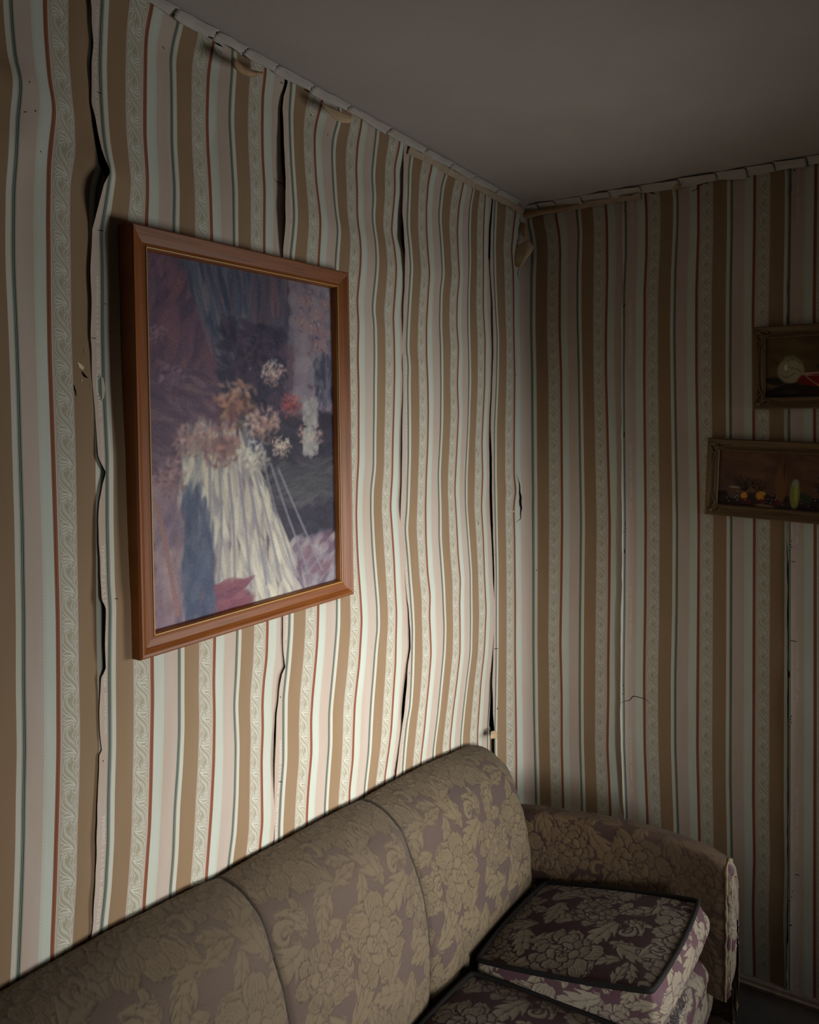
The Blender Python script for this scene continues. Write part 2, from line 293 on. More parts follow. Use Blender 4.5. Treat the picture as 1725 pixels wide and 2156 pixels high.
P = .1635                     # pattern repeat across
HREP = .0535                  # scroll repeat along
def T(s):                     # "x,y x,y ..." -> array
    return np.array([[float(a) for a in w.split(',')] for w in s.split()])
STRIPS = [
 dict(sign=1, tracks=[
  (.612, T('23,0 27,67 33,133 42,167 45,183 43,217 38,250 37,283 35,333 32,367 29,400 29,433 28,500 29,567 32,633 35,700 39,812 43,962 47,1098 50,1300 50,1433 52,1567 50,1667 49,1767 46,1867 41,2000 36,2100')),
  (1.028, T('94,0 96,67 101,133 105,183 112,217 115,250 110,283 105,317 102,350 102,400 101,467 102,533 102,600 104,750 111.5,962 116,1098 122,1300 123,1433 123,1567 121,1667 118,1767 115,1867 110,2000')),
  (1.53, T('188,0 186,67 185,133 190,200 193,267 197,300 203,333 207,350 197,367 188,400 187,467 189,533 190,600 191,700 196,812 201,962 201,1098 202,1300 204,1417 207,1483 208,1567 206,1633 202,1733 201,1833 194,1917 189,1980'))],
  left=-1.2, right=T('190,0 193,60 189,130 190,200 194,250 200,300 207,350 216,366 232,392 238,1200 240,1700 234,2000')),
 dict(sign=-1, tracks=[
  (3.6125, T('216,0 213,67 211,133 213,200 217,267 220,300 225,333 230,358 235,377 229,400 224,433 217,467 213,483 215,533 216,600 216,700 218.6,812 226,962 226,1098 229,1230 233,1275 232,1300 231,1400 232,1567 229,1667 228,1767 223,1867 213,1967')),
  (3.028, T('323,23 315,40 309,67 307,100 306,167 305,233 305,283 307,317 310,367 310,417 308,467 320,1383 321,1467 319,1567 318,1633 315,1733 308,1833 303,1910')),
  (2.6125, T('380,50 365,83 359,117 361,167 362,233 362,300 364,333 368,400 366,483 378,1367 378,1467 378,1533 375,1600 368,1700 365,1800 358,1890')),
  (2.028, T('453,93 445,117 439,150 437,200 436,250 437,300 439,333 442,383 444,433 446,500 452,1343 450,1433 452,1500 450,1600 445,1700 438,1800 434,1860')),
  (1.6125, T('489,150 485,200 483,250 486,300 489,350 492,400 493,500 500,1333 497,1417 493,1483 497,1567 495,1667 490,1750 480,1833')),
  (1.028, T('560,150 553,200 552,267 553,333 557,400 556,500 563,1317 561,1383 555,1433 552,1483 553,1533 550,1600 552,1733 547,1783'))],
  left=T('191,0 195,60 196,90 193,130 193,220 201,250 206,280 214,320 222,350 229,368 232,376 218,400 208,433 199,467 194,483 192,533 192,600 193,640 191,712 196.5,812 206,962 215,979 224,994 216,1020 209.5,1053 207,1098 211,1193 214,1257 222.6,1272 221.7,1332 222.6,1401 213,1420 209.6,1485 212,1545 215,1571 209.6,1576 206,1657 202.7,1796 197,1935 192.5,1981'),
  right=T('600,183 593,207 590,240 591,300 594,350 598,390 606,420 606,1300 600,1400 592,1430 590,1450 580,1500 577,1550 582,1600 582,1700')),
 dict(sign=-1, tracks=[
  (3.6125, T('614,177 610,233 611,283 613,333 616,383 619,433 620,467 617,500 612,540 610,1300 609,1333 604,1400 597,1467 597,1533 597,1600 592,1667 588,1750')),
  (3.028, T('684,217 678,223 666,250 662,283 663,333 666,383 672,433 675,467 674,500 671,550 670,1287 668,1350 664,1400 658,1467 655,1517 656,1583 649,1667 646,1723')),
  (2.6125, T('713,260 702,283 699,317 701,367 704,417 707,450 712,483 711,500 708,533 706,563 710,1270 709,1317 705,1367 699,1433 693,1500 693,1567 688,1633 684,1707')),
  (2.028, T('763,260 753,300 750,350 752,400 752,450 755,483 758,500 760,533 759,567 755,600 752,633 755,683 753,750 755,817 755,900 755,967 752,1017 750,1083 752,1150 755,1200 759,1250 762,1300 759,1350 757,1390 752,1433 747,1483 745,1533 743,1600 736,1667')),
  (1.6125, T('793,277 788,317 783,367 787,417 784,450 787,483 791,510 793,550 791,583 787,617 784,650 788,683 789,750 788,810 788,867 787,933 787,983 781,1033 781,1083 784,1150 788,1200 794,1267 795,1317 790,1360 786,1417 782,1467 779,1517 776,1583 767,1673')),
  (1.028, T('843,307 831,350 832,400 827,450 824,483 830,517 835,567 832,617 828,667 830,717 831,783 829,867 827,933 826,1000 822,1067 827,1133 830,1183 832,1233 835,1283 834,1333 833,1390 830,1433 827,1483 824,1533 818,1583 810,1643'))],
  left=T('607,183 597,207 595,233 598,283 600,350 602,383 601,417 602,467 597,533 596,1310 597,1367 601,1400 594,1413 587,1450 583,1500 579,1600 578,1700'),
  right=T('856,363 852,430 845,475 846,515 856,545 858,600 853,733 855,800 853,933 852,1017 849,1120 856,1183 860,1233 858,1262 866,1317 866,1353 864,1390 852,1433 846,1493 848,1550 841,1627')),
 dict(sign=-1, tracks=[
  (3.6125, T('865,330 861,357 860,417 858,450 858,483 862,517 865,567 862,617 858,683 856,733 860,767 859,810 860,900 860,967 858,1033 857,1067 853,1117 858,1167 863,1233 867,1283 869,1317 868,1367 866,1433 863,1483 857,1517 852,1567 848,1623')),
  (3.028, T('911,350 902,383 898,433 898,483 901,533 905,577 902,617 898,683 898,750 901,810 902,867 901,933 898,1000 896,1067 897,1133 900,1200 906,1250 904,1290 908,1367 903,1433 898,1483 894,1533 886,1607')),
  (2.6125, T('940,367 930,390 924,450 929,517 932,577 927,617 926,683 928,733 929,810 928,900 923,1000 925,1067 925,1133 930,1200 933,1250 936,1317 934,1367 928,1433 922,1500 912,1587')),
  (2.028, T('978,383 967,433 963,483 965,533 968,583 963,633 962,683 966,733 963,810 966,867 963,933 958,1033 962,1100 965,1167 970,1217 968,1267 969,1317 969,1367 962,1433 954,1500 948,1563')),
  (1.5575, T('1000,400 992,433 990,483 991,550 988,617 988,683 990,750 991,800 988,900 983,1000 983,1067 988,1133 993,1200 994,1300 993,1367 985,1433 978,1500 973,1557')),
  (1.028, T('1022,417 1019,467 1018,517 1018,583 1018,650 1022,717 1021,810 1018,867 1015,933 1017,1000 1014,1067 1018,1133 1020,1200 1024,1280 1020,1367 1013,1433 1006,1543'))],
  left=T('850,363 847,450 850,483 851,510 853,533 853,583 850,650 847,733 849,800 847,933 846,1017 843,1120 850,1183 855,1233 860,1267 864,1317 865,1353 859,1390 857,1433 851,1493 844,1550 835,1627'),
  right=T('1036,427 1031,483 1029,540 1036,560 1041,600 1042,800 1034,880 1031,940 1031,1010 1031,1030 1033,1100 1036,1150 1039,1230 1042,1262 1042,1300 1036,1400 1035,1470 1031,1517 1030,1533 1040,1545')),
 dict(sign=-1, tracks=[
  (3.5575, T('1045,433 1042,517 1043,583 1046,650 1050,717 1048,810 1044,900 1044,1000 1048,1200 1048,1367 1045,1527 1045,1600')),
  (3.028, T('1088,443 1082,483 1077,527 1081,567 1082,617 1082,683 1084,790 1083,933 1083,1000 1087,1033 1082,1067 1084,1133 1085,1267 1085,1367 1087,1500 1088,1593')),
  (2.6125, T('1112,470 1120,500 1123,533 1120,583 1119,683 1121,783 1122,900 1123,1033 1124,1200 1124,1367 1125,1500 1130,1700')),
  (2.028, T('1169,448 1177,490 1180,532 1179,616 1179,700 1182,784 1184,1100 1182,1245 1180,1354 1183,1462 1183,1571 1186,1698')),
  (1.6125, T('1215,444 1219,490 1216,574 1216,658 1219,784 1224,1100 1222,1281 1221,1462 1222,1571 1226,1698')),
  (1.028, T('1275,419 1278,469 1279,574 1276,700 1276,784 1284,1100 1283,1245 1281,1390 1281,1462 1279,1571 1285,1698'))],
  left=T('1038,427 1034,483 1032,567 1038,650 1039,750 1037,800 1033,900 1036,967 1036,1033 1038,1100 1040,1167 1042,1267 1039,1367 1037,1433 1039,1500 1041,1527 1041,1560'),
  right=T('1316,419 1316,2000')),
 dict(sign=1, tracks=[
  (1.028, T('1359,398 1362,448 1362,532 1358,616 1358,700 1357,784 1360,1100 1359,1281 1357,1426 1358,1571 1364,1727')),
  (1.6125, T('1422,389 1427,410 1427,469 1422,574 1420,700 1426,1100 1425,1281 1422,1426 1422,1571 1428,1745')),
  (2.028, T('1470,364 1471,427 1471,490 1467,616 1467,784 1472,1100 1471,1281 1470,1426 1469,1571 1473,1752')),
  (2.6125, T('1541,364 1541,490 1539,616 1538,784 1540,1100 1539,1426 1538,1643 1541,1788 1540,2000')),
  (3.028, T('1590,356 1589,490 1586,658 1589,1100 1588,1426 1587,1680 1589,1806 1586,1911 1589,2038'))],
  left=T('1311,419 1311,532 1311,637 1309,649 1309,784 1310,1100 1309,1245 1307,1354 1307,1468 1306,1480 1308,1571 1314,1709 1314,1800'),
  right=T('1658.5,343 1658,1200 1659.3,1400 1659,1790 1658,1930 1656,2090')),
 dict(sign=1, tracks=[
  (1.028, T('1719,343 1715,658 1717,1100 1717,1500 1716,1911'))],
  left=T('1659,343 1658,490 1657.6,658 1659,1100 1661,1317 1661,1535 1660.5,1788 1660,1911 1658,2076'), right=2.75),
]
# lifted seam edges: amount by row (image y -> lift in drawing units)
LIFT = {1: T('0,.003 120,.003 240,.003 330,.006 360,.012 385,.010 480,.003 900,.003 985,.006 1000,.004 1080,.006 1250,.008 1275,.008 1400,.008 1425,.003 1560,.003 1600,.004 1800,.004 2000,.003'),
        2: T('180,.004 300,.007 420,.006 600,.003 1400,.005 1500,.005 1800,.004'),
        3: T('330,.003 480,.009 540,.004 800,.004 1100,.003 1350,.005 1600,.006'),
        4: T('427,.004 520,.006 700,.003 960,.006 1200,.006 1300,.004 1520,.010'),
        5: T('400,.006 640,.006 700,.010 900,.016 1200,.018 1400,.020 1560,.018 1690,.010 1720,.006'),
        6: T('340,.004 1200,.003 1300,.005 1700,.004 2000,.006')}
ZBOT = .11
class Strip: pass
STR = []
def make_strip(i, d):
    st = Strip(); sg = d['sign']; st.sign = sg
    right_side = i >= 5
    ztop = CEIL - (.006 if i < 4 else .012)
    nz = 330; Z = np.linspace(ZBOT, ztop, nz); dz = Z[1] - Z[0]
    fk, qk = [], []
    for f, tr in d['tracks']:
        z = z_of(tr[:, 0], tr[:, 1]); q = q_of_x(tr[:, 0]); o = np.argsort(z)
        qk.append(smooth1(np.interp(Z, z[o], q[o]), .011 / dz, 0)); fk.append(f)
    fk = np.array(fk); qk = np.array(qk)                      # apparent path position of every tracked stripe
    pk = sg * fk * P; o = np.argsort(pk); pk, qk = pk[o], qk[o]
    def qapp(p, row):                                         # p (nc,) on row
        q = np.interp(p, pk, qk[:, row])
        return np.where(p < pk[0], qk[0, row] + (p - pk[0]), np.where(p > pk[-1], qk[-1, row] + (p - pk[-1]), q))
    def edge(e, row_default):
        if not isinstance(e, np.ndarray): return np.full(nz, sg * e * P)
        z = z_of(e[:, 0], e[:, 1]); q = q_of_x(e[:, 0]); oo = np.argsort(z)
        qe = np.interp(Z, z[oo], q[oo]); qe = qe + smooth1(rng.normal(0, .0016, nz), 2.0, 0) * 1.0
        out = np.empty(nz)
        for r in range(nz):
            pp = np.concatenate([[pk[0] - 1], pk, [pk[-1] + 1]]); qq = np.concatenate([[qk[0, r] - 1], qk[:, r], [qk[-1, r] + 1]])
            out[r] = np.interp(qe[r], qq, pp)
        return out
    pl, pr = edge(d['left'], 0), edge(d['right'], 0)
    width = float(np.mean(pr - pl)); nc = int(width / .0043) + 2
    # denser columns at both ends
    c = np.linspace(0, 1, nc)
    Pg = pl[:, None] * (1 - c) + pr[:, None] * c
    Q = np.array([qapp(Pg[r], r) for r in range(nz)])
    R = Q - Pg
    R = smooth1(R, 2.2, 1)
    edgefix = Q - (Pg + R)
    wgt = np.exp(-np.minimum(c, 1 - c) * width / .008)[None, :]
    R = R + edgefix * wgt
    Qa = Pg + R
    cot = np.interp(Qa, PQ, PCOT); onleft = np.clip((-.05 - Qa) / .06, 0, 1)
    low = smooth1(R, 60, 0)                                   # slow wander stays in the plane, the rest is bulge
    b = np.clip((R - low) / np.maximum(cot, .6), -.012, .05) * onleft
    zz = Z[:, None]
    bn = (np.sin(zz * 9.1 + Qa * 7.3 + i) * .5 + np.sin(zz * 17 + Qa * 13 + 2 * i) * .3) * .002
    b = b + bn * (1 - .7 * onleft) + .003
    if i in LIFT:                                             # the lapped edge stands off the wall
        L = LIFT[i]; zl = z_of(np.full(len(L), np.mean(d['left'][:, 0])), L[:, 0]); oo = np.argsort(zl)
        lz = smooth1(np.interp(Z, zl[oo], L[oo, 1]), 2, 0)
        b = b + lz[:, None] * np.exp(-(Pg - pl[:, None]) / .016) + .002
    if i == 4:                                                # paper sinks behind the next strip
        dist = pr[:, None] - Pg; b = b - .004 * np.exp(-dist / .02)
        b = np.maximum(b, -.010)
    if not right_side and i < 4:
        dist = pr[:, None] - Pg; b = b - .004 * np.exp(-dist / .012)
        b = np.maximum(b, -.013)
    if i < 3:                                                 # the picture holds the paper flat behind it
        Xi = np.interp(Qa, PQ[_i0:], PX[_i0:]); Yi = HY + (ZC - zz) * F / dep_of_q(Qa)
        ins = np.minimum.reduce([Xi - 290, 725 - Xi, Yi - (470 + (Xi - 270) * .234), (1375 - (Xi - 300) * .277) - Yi])
        b = b * (1 - np.clip(ins / 14, 0, 1)) + np.minimum(b, .006) * np.clip(ins / 14, 0, 1)
    top = np.clip((Z - (CEIL - .05)) / .05, 0, 1)[:, None] ** 2
    b = b + top * (.010 if i < 4 else .004)
    Qact = Qa - cot * b
    S_, T_ = path_point(Qact, b)
    V = WN(S_, T_, zz + 0 * S_)
    st.Z, st.pl, st.pr, st.V, st.nz, st.nc, st.pk, st.qk = Z, pl, pr, V, nz, nc, pk, qk
    dr = np.gradient(V, axis=0); dc = np.gradient(V, axis=1); n = np.cross(dc, dr)
    st.Nn = n / (np.linalg.norm(n, axis=2)[:, :, None] + 1e-12)
    st.attr = np.stack([sg * Pg / P, (Z[:, None] + 0 * Pg) * 1.0, np.full_like(Pg, i * .37)], -1)
    st.extra_v, st.extra_f, st.extra_m, st.nx = [], [], [], 0
    return st
def strip_eval(st, p, z, lift):
    r = np.clip((z - st.Z[0]) / (st.Z[1] - st.Z[0]), 0, st.nz - 1.001); r0 = r.astype(int); fr = (r - r0)[..., None]
    a = st.pl[r0] * (1 - fr[..., 0]) + st.pl[r0 + 1] * fr[..., 0]; b = st.pr[r0] * (1 - fr[..., 0]) + st.pr[r0 + 1] * fr[..., 0]
    cc = (p - a) / (b - a); ok = (cc >= 0) & (cc <= 1) & (z > st.Z[0]) & (z < st.Z[-1])
    ci = np.clip(cc, 0, .9999) * (st.nc - 1); c0 = ci.astype(int); fc = (ci - c0)[..., None]
    def bl(A): return (A[r0, c0] * (1 - fc) + A[r0, c0 + 1] * fc) * (1 - fr) + (A[r0 + 1, c0] * (1 - fc) + A[r0 + 1, c0 + 1] * fc) * fr
    return bl(st.V) + bl(st.Nn) * lift * K, ok
def print_on(st, p, z, faces, slot, lift=.0004):
    v, ok = strip_eval(st, np.asarray(p, float), np.asarray(z, float), lift)
    faces = np.asarray(faces, int); keep = ok[faces].all(axis=1)
    if not keep.any(): return
    st.extra_v.append(v); st.extra_f.append((faces[keep], slot, st.nx)); st.nx += len(v)
def ribbon(pts, hw):
    p = np.asarray(pts, float); t = np.gradient(p, axis=0); t /= np.linalg.norm(t, axis=1)[:, None] + 1e-12
    n = np.stack([-t[:, 1], t[:, 0]], -1); hw = np.broadcast_to(np.asarray(hw, float), (len(p),))[:, None]
    v = np.stack([p + n * hw, p - n * hw], 1).reshape(-1, 2); k = np.arange(len(p) - 1) * 2
    return v, np.stack([k, k + 1, k + 3, k + 2], -1)

# one repeat of the scrolling-leaf band, drawn as strokes (x across the band, y up the repeat), in crop pixels
SCROLL = ['430,262 414,240 392,222 366,250 346,318 350,385 390,452 452,522 512,592 548,655 561,700 546,740 514,744 494,716 504,688 527,684 534,706',
          '436,268 452,250 448,226 430,214 408,228 392,262 386,310 402,372 452,440 512,508 562,580 582,650 577,712 552,752',
          '410,262 404,312 424,372 470,432 520,486',
          '500,402 490,362 512,312 552,282 560,306 546,352 522,420 502,432',
          '542,472 534,432 570,402 576,424 556,452 546,500 572,562',
          '545,640 470,568 402,538 356,546 350,574 402,590 470,606 532,642',
          '538,650 452,612 382,608 346,628 372,648 432,636 500,654',
          '524,668 452,642 392,656 360,692 372,708 412,682 472,672 512,682',
          '346,442 352,476 400,516 462,562 520,622']
def scroll_unit():
    vs, fs, n = [], [], 0
    for s in SCROLL:
        pts = T(s); xy = np.stack([(pts[:, 0] - 310) / 290, 1 - (pts[:, 1] - 215) / 475], -1)
        xy[:, 0] *= .230 * P; xy[:, 1] *= HREP
        c = catmull(xy, max(10, 2 * len(pts) + 3)); v, f = ribbon(c, .00070)
        vs.append(v); fs.append(f + n); n += len(v)
    tri = np.array([[428, 292], [484, 300], [476, 318], [452, 358]], float)
    tri = np.stack([(tri[:, 0] - 310) / 290 * .230 * P, (1 - (tri[:, 1] - 215) / 475) * HREP], -1)
    return np.concatenate(vs), np.concatenate(fs), tri
SU_V, SU_F, SU_T = scroll_unit()
def add_scrolls(st, f0, f1):
    zs = np.arange(ZBOT, CEIL, HREP)
    off = rnd.random() * HREP
    for k in range(int(math.floor(f0)), int(math.ceil(f1)) + 1):
        for slot, uv, uf, lf in ((1, SU_V, SU_F, .00020), (4, SU_T, np.array([[0, 1, 2, 3]]), .00015)):
            if st.sign > 0: lx, lz = uv[:, 0], uv[:, 1]
            else: lx, lz = .230 * P - uv[:, 0], HREP - uv[:, 1]
            p0 = (k + .060) * P if st.sign > 0 else -(k + .290) * P
            n = len(uv)
            p = np.tile(p0 + lx, len(zs)); z = (zs[:, None] + off - HREP + lz[None]).ravel()
            f = (uf[None] + (np.arange(len(zs)) * n)[:, None, None]).reshape(-1, 4)
            if st.sign < 0: f = f[:, ::-1]
            print_on(st, p, z, f, slot, lf)
_TXT = {}
def text_mesh(body, size):
    if (body, size) in _TXT: return _TXT[(body, size)]
    cu = bpy.data.curves.new('lettering', 'FONT'); cu.body = body; cu.size = size; cu.resolution_u = 2; cu.space_character = 1.12
    ob = bpy.data.objects.new('lettering', cu); COL.objects.link(ob)
    bpy.context.view_layer.update()
    me = bpy.data.meshes.new_from_object(ob.evaluated_get(bpy.context.evaluated_depsgraph_get()))
    me.calc_loop_triangles()
    v = np.array([vv.co[:2] for vv in me.vertices]); t = np.array([lt.vertices[:] for lt in me.loop_triangles])
    bpy.data.objects.remove(ob); bpy.data.meshes.remove(me); bpy.data.curves.remove(cu)
    f = np.concatenate([t, t[:, 2:3]], 1)
    _TXT[(body, size)] = (v, t); return v, t
TRI = []
def add_text(st, body, size, p_base, z0, bold=1.0, lift=.0002):
    v, t = text_mesh(body, size)
    p = p_base - v[:, 1]; z = z0 + v[:, 0]
    vv, ok = strip_eval(st, p, z, lift); keep = ok[t].all(axis=1)
    if keep.any():
        st.extra_v.append(vv); st.extra_f.append((np.concatenate([t[keep], t[keep][:, 2:3]], 1), 2, st.nx)); st.nx += len(vv)
    return float(v[:, 0].max())
for i, d in enumerate(STRIPS):
    st = make_strip(i, d); STR.append(st)
    fs = np.concatenate([st.attr[:, 0, 0], st.attr[:, -1, 0]])
    add_scrolls(st, fs.min() - 1, fs.max())
# selvage lettering, printed up the left edge of the strips
for i in (1, 2, 3, 4):
    st = STR[i]; pb = -3.652 * P
    y0 = {1: 978, 2: 540, 3: 640, 4: 700}[i]; x0 = {1: 206, 2: 600, 3: 850, 4: 1040}[i]
    zt = float(z_of(x0, y0))
    zz = zt - .465 * 4
    while zz < CEIL:
        w = add_text(st, 'UNITED WALLPAPER', .0070, pb, zz); w += .010
        w += add_text(st, 'WASHABLE FADE PROOF', .0098, pb, zz + w) + .008
        w += add_text(st, 'RUN 2 Y 1 7', .0098, pb, zz + w) + .007
        add_text(st, 'JOIN|HERE', .0098, pb, zz + w)
        zz += .465
for i, x0, y0 in ((5, 1313, 1070), (6, 1663, 1474)):
    st = STR[i]; pb = (.765 if i == 5 else .765) * P; zt = float(z_of(x0, y0)); zz = zt - .457 * 4
    while zz < CEIL:
        w = add_text(st, 'TOP -', .0098, pb, zz) + .012
        w += add_text(st, 'JOIN|HERE', .0098, pb, zz + w) + .008
        w += add_text(st, 'MADE IN U.S.A.', .0098, pb, zz + w) + .008
        add_text(st, 'WASHABLE', .0048, pb - .0055, zz + w); add_text(st, 'GUARANTEED', .0042, pb, zz + w)
        zz += .457
# small tears, staple marks and pin holes: bare backing showing through the paper
def locate(st, x, y):
    z = float(z_of(x, y)); r = int(np.clip(round((z - st.Z[0]) / (st.Z[1] - st.Z[0])), 0, st.nz - 1))
    pp = np.concatenate([[st.pk[0] - 1], st.pk, [st.pk[-1] + 1]]); qq = np.concatenate([[st.qk[0, r] - 1], st.qk[:, r], [st.qk[-1, r] + 1]])
    return float(np.interp(q_of_x(x), qq, pp)), z
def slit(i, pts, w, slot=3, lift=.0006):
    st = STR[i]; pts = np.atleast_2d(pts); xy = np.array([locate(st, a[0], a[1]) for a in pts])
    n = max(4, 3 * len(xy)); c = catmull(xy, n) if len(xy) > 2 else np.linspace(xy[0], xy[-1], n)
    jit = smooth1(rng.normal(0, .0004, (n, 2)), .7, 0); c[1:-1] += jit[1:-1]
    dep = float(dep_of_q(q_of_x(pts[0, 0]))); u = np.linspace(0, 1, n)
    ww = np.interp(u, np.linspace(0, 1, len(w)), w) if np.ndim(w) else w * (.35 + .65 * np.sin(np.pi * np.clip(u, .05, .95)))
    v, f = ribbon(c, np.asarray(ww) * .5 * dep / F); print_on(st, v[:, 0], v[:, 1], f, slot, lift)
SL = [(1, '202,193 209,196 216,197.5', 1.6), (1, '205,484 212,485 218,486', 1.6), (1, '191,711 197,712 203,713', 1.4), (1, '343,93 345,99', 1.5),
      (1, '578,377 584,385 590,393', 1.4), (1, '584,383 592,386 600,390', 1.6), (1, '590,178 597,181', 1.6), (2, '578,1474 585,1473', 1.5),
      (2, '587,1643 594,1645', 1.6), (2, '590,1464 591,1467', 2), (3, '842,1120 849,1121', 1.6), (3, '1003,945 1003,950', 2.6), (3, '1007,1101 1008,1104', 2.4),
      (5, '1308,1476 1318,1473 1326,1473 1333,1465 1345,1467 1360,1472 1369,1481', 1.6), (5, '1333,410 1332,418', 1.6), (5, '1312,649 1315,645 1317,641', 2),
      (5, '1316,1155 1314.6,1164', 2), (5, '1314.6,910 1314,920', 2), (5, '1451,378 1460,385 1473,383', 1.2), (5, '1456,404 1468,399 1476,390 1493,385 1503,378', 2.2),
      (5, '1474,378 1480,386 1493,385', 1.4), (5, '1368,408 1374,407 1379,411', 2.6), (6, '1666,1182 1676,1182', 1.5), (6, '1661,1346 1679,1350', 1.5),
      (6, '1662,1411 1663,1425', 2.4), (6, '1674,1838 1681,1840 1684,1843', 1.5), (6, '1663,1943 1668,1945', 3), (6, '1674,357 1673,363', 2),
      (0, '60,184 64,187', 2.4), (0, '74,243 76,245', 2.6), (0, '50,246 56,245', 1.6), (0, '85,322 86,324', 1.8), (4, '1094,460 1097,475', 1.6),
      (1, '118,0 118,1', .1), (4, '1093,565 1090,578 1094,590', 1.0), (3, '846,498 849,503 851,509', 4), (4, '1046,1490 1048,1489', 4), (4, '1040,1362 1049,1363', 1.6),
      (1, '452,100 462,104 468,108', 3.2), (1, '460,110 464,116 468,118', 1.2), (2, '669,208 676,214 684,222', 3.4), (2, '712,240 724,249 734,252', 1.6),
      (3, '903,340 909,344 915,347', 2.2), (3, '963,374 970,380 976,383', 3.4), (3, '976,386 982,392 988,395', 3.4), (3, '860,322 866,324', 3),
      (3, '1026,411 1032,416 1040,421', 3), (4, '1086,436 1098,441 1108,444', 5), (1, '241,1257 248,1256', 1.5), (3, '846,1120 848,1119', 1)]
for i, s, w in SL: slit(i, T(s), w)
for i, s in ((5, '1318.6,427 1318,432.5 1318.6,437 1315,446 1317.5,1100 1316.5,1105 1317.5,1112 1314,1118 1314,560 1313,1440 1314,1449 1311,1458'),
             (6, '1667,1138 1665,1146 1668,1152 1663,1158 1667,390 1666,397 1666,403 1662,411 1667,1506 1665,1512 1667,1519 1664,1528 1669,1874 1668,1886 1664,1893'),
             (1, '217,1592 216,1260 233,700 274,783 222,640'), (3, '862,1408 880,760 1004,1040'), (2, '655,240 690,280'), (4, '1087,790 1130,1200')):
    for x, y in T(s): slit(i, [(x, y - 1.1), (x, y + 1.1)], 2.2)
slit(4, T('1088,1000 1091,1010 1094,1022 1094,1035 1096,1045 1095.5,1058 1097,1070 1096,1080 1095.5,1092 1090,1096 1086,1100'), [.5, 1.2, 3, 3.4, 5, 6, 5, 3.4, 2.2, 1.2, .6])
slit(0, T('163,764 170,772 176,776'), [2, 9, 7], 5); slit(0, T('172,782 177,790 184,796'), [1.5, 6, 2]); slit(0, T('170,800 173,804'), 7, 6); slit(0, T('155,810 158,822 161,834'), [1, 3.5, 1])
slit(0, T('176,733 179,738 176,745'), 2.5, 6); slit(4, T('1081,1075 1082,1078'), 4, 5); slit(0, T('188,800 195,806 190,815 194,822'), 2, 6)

for i, st in enumerate(STR):
    V = st.V.reshape(-1, 3); A = st.attr.reshape(-1, 3); q = grid_quads(st.nz, st.nc); mi = np.zeros(len(q), int)
    vs, fs, ms, aa = [V], [q], [mi], [A]
    base = len(V)
    if st.nx:
        ev = np.concatenate(st.extra_v); vs.append(ev); aa.append(np.zeros((len(ev), 3)))
        for f, slot, b0 in st.extra_f: fs.append(f + base + b0); ms.append(np.full(len(f), slot))
    fa = np.concatenate(fs); ma = np.concatenate(ms)
    quad = fa[:, 2] != fa[:, 3]
    # lettering triangles are stored as doubled corners: split them into their own polygons
    verts = np.concatenate(vs).astype(np.float32)
    loops = np.concatenate([fa[quad].ravel(), fa[~quad][:, :3].ravel()]).astype(np.int32)
    ls = np.concatenate([np.arange(quad.sum()) * 4, quad.sum() * 4 + np.arange((~quad).sum()) * 3]).astype(np.int32)
    me = bpy.data.meshes.new('wallpaper_strip'); me.vertices.add(len(verts)); me.vertices.foreach_set('co', verts.ravel())
    me.loops.add(len(loops)); me.loops.foreach_set('vertex_index', loops); me.polygons.add(len(ls)); me.polygons.foreach_set('loop_start', ls)
    me.polygons.foreach_set('use_smooth', np.ones(len(ls), bool)); me.polygons.foreach_set('material_index', np.concatenate([ma[quad], ma[~quad]]).astype(np.int32))
    at = me.attributes.new('paper', 'FLOAT_VECTOR', 'POINT'); at.data.foreach_set('vector', np.concatenate(aa).astype(np.float32).ravel())
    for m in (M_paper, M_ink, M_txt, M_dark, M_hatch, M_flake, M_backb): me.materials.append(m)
    me.update(calc_edges=True); me.validate()
    o = link('wallpaper_strip', me, wall_left if i < 4 else wall_right)

# ------------------------------------------------------------------ paper flaps and torn pieces on the walls
def on_wall(x, y, b, right):
    """point seen at frame position (x, y) that stands b off the wall"""
    u = (x - CX) / F; v = (HY - y) / F
    n = -D2 if right else E1
    o = C0 + n * b
    lam = (o @ n) / (u * n[0] + n[1])
    return np.array([u * lam * K, lam * K, (ZC + v * lam) * K])
def sheet(name, rows, right, parent, mat, thick=.0006, n=14, m=10, crisp=False):
    pts = np.array([[on_wall(x, y, b, right) for x, y, b in row] for row in rows])
    def line(p, k):
        u = np.linspace(0, len(p) - 1, k); return np.stack([np.interp(u, np.arange(len(p)), p[:, c]) for c in range(3)], -1)
    cv = line if crisp else catmull
    a = np.array([cv(r, n) for r in pts]); a = np.array([cv(a[:, j], m) for j in range(n)]).transpose(1, 0, 2)
    a = a + smooth1(smooth1(rng.normal(0, .0012, a.shape), 1.2, 0), 1.2, 1)
    o = part(name, a.reshape(-1, 3), grid_quads(m, n), parent, [mat])
    md = o.modifiers.new('thickness', 'SOLIDIFY'); md.thickness = thick * K; md.offset = 0
    return o
sheet('paper_curl', [[(490, 118, .040), (508, 135, .042), (530, 148, .040), (556, 152, .030)],
                     [(492, 124, .058), (510, 142, .060), (532, 153, .056), (556, 154, .036)],
                     [(489, 137, .058), (506, 152, .060), (528, 160, .054), (556, 156, .034)],
                     [(491, 141, .046), (508, 155, .046), (530, 162, .042), (555, 156, .028)]], False, wall_left, M_backb)
sheet('paper_curl', [[(676, 216, .052), (700, 228, .050), (724, 238, .046), (746, 246, .044)],
                     [(684, 228, .058), (700, 240, .060), (722, 248, .056), (742, 252, .048)],
                     [(700, 246, .058), (709, 254, .064), (722, 258, .058), (736, 259, .050)]], False, wall_left, M_back)
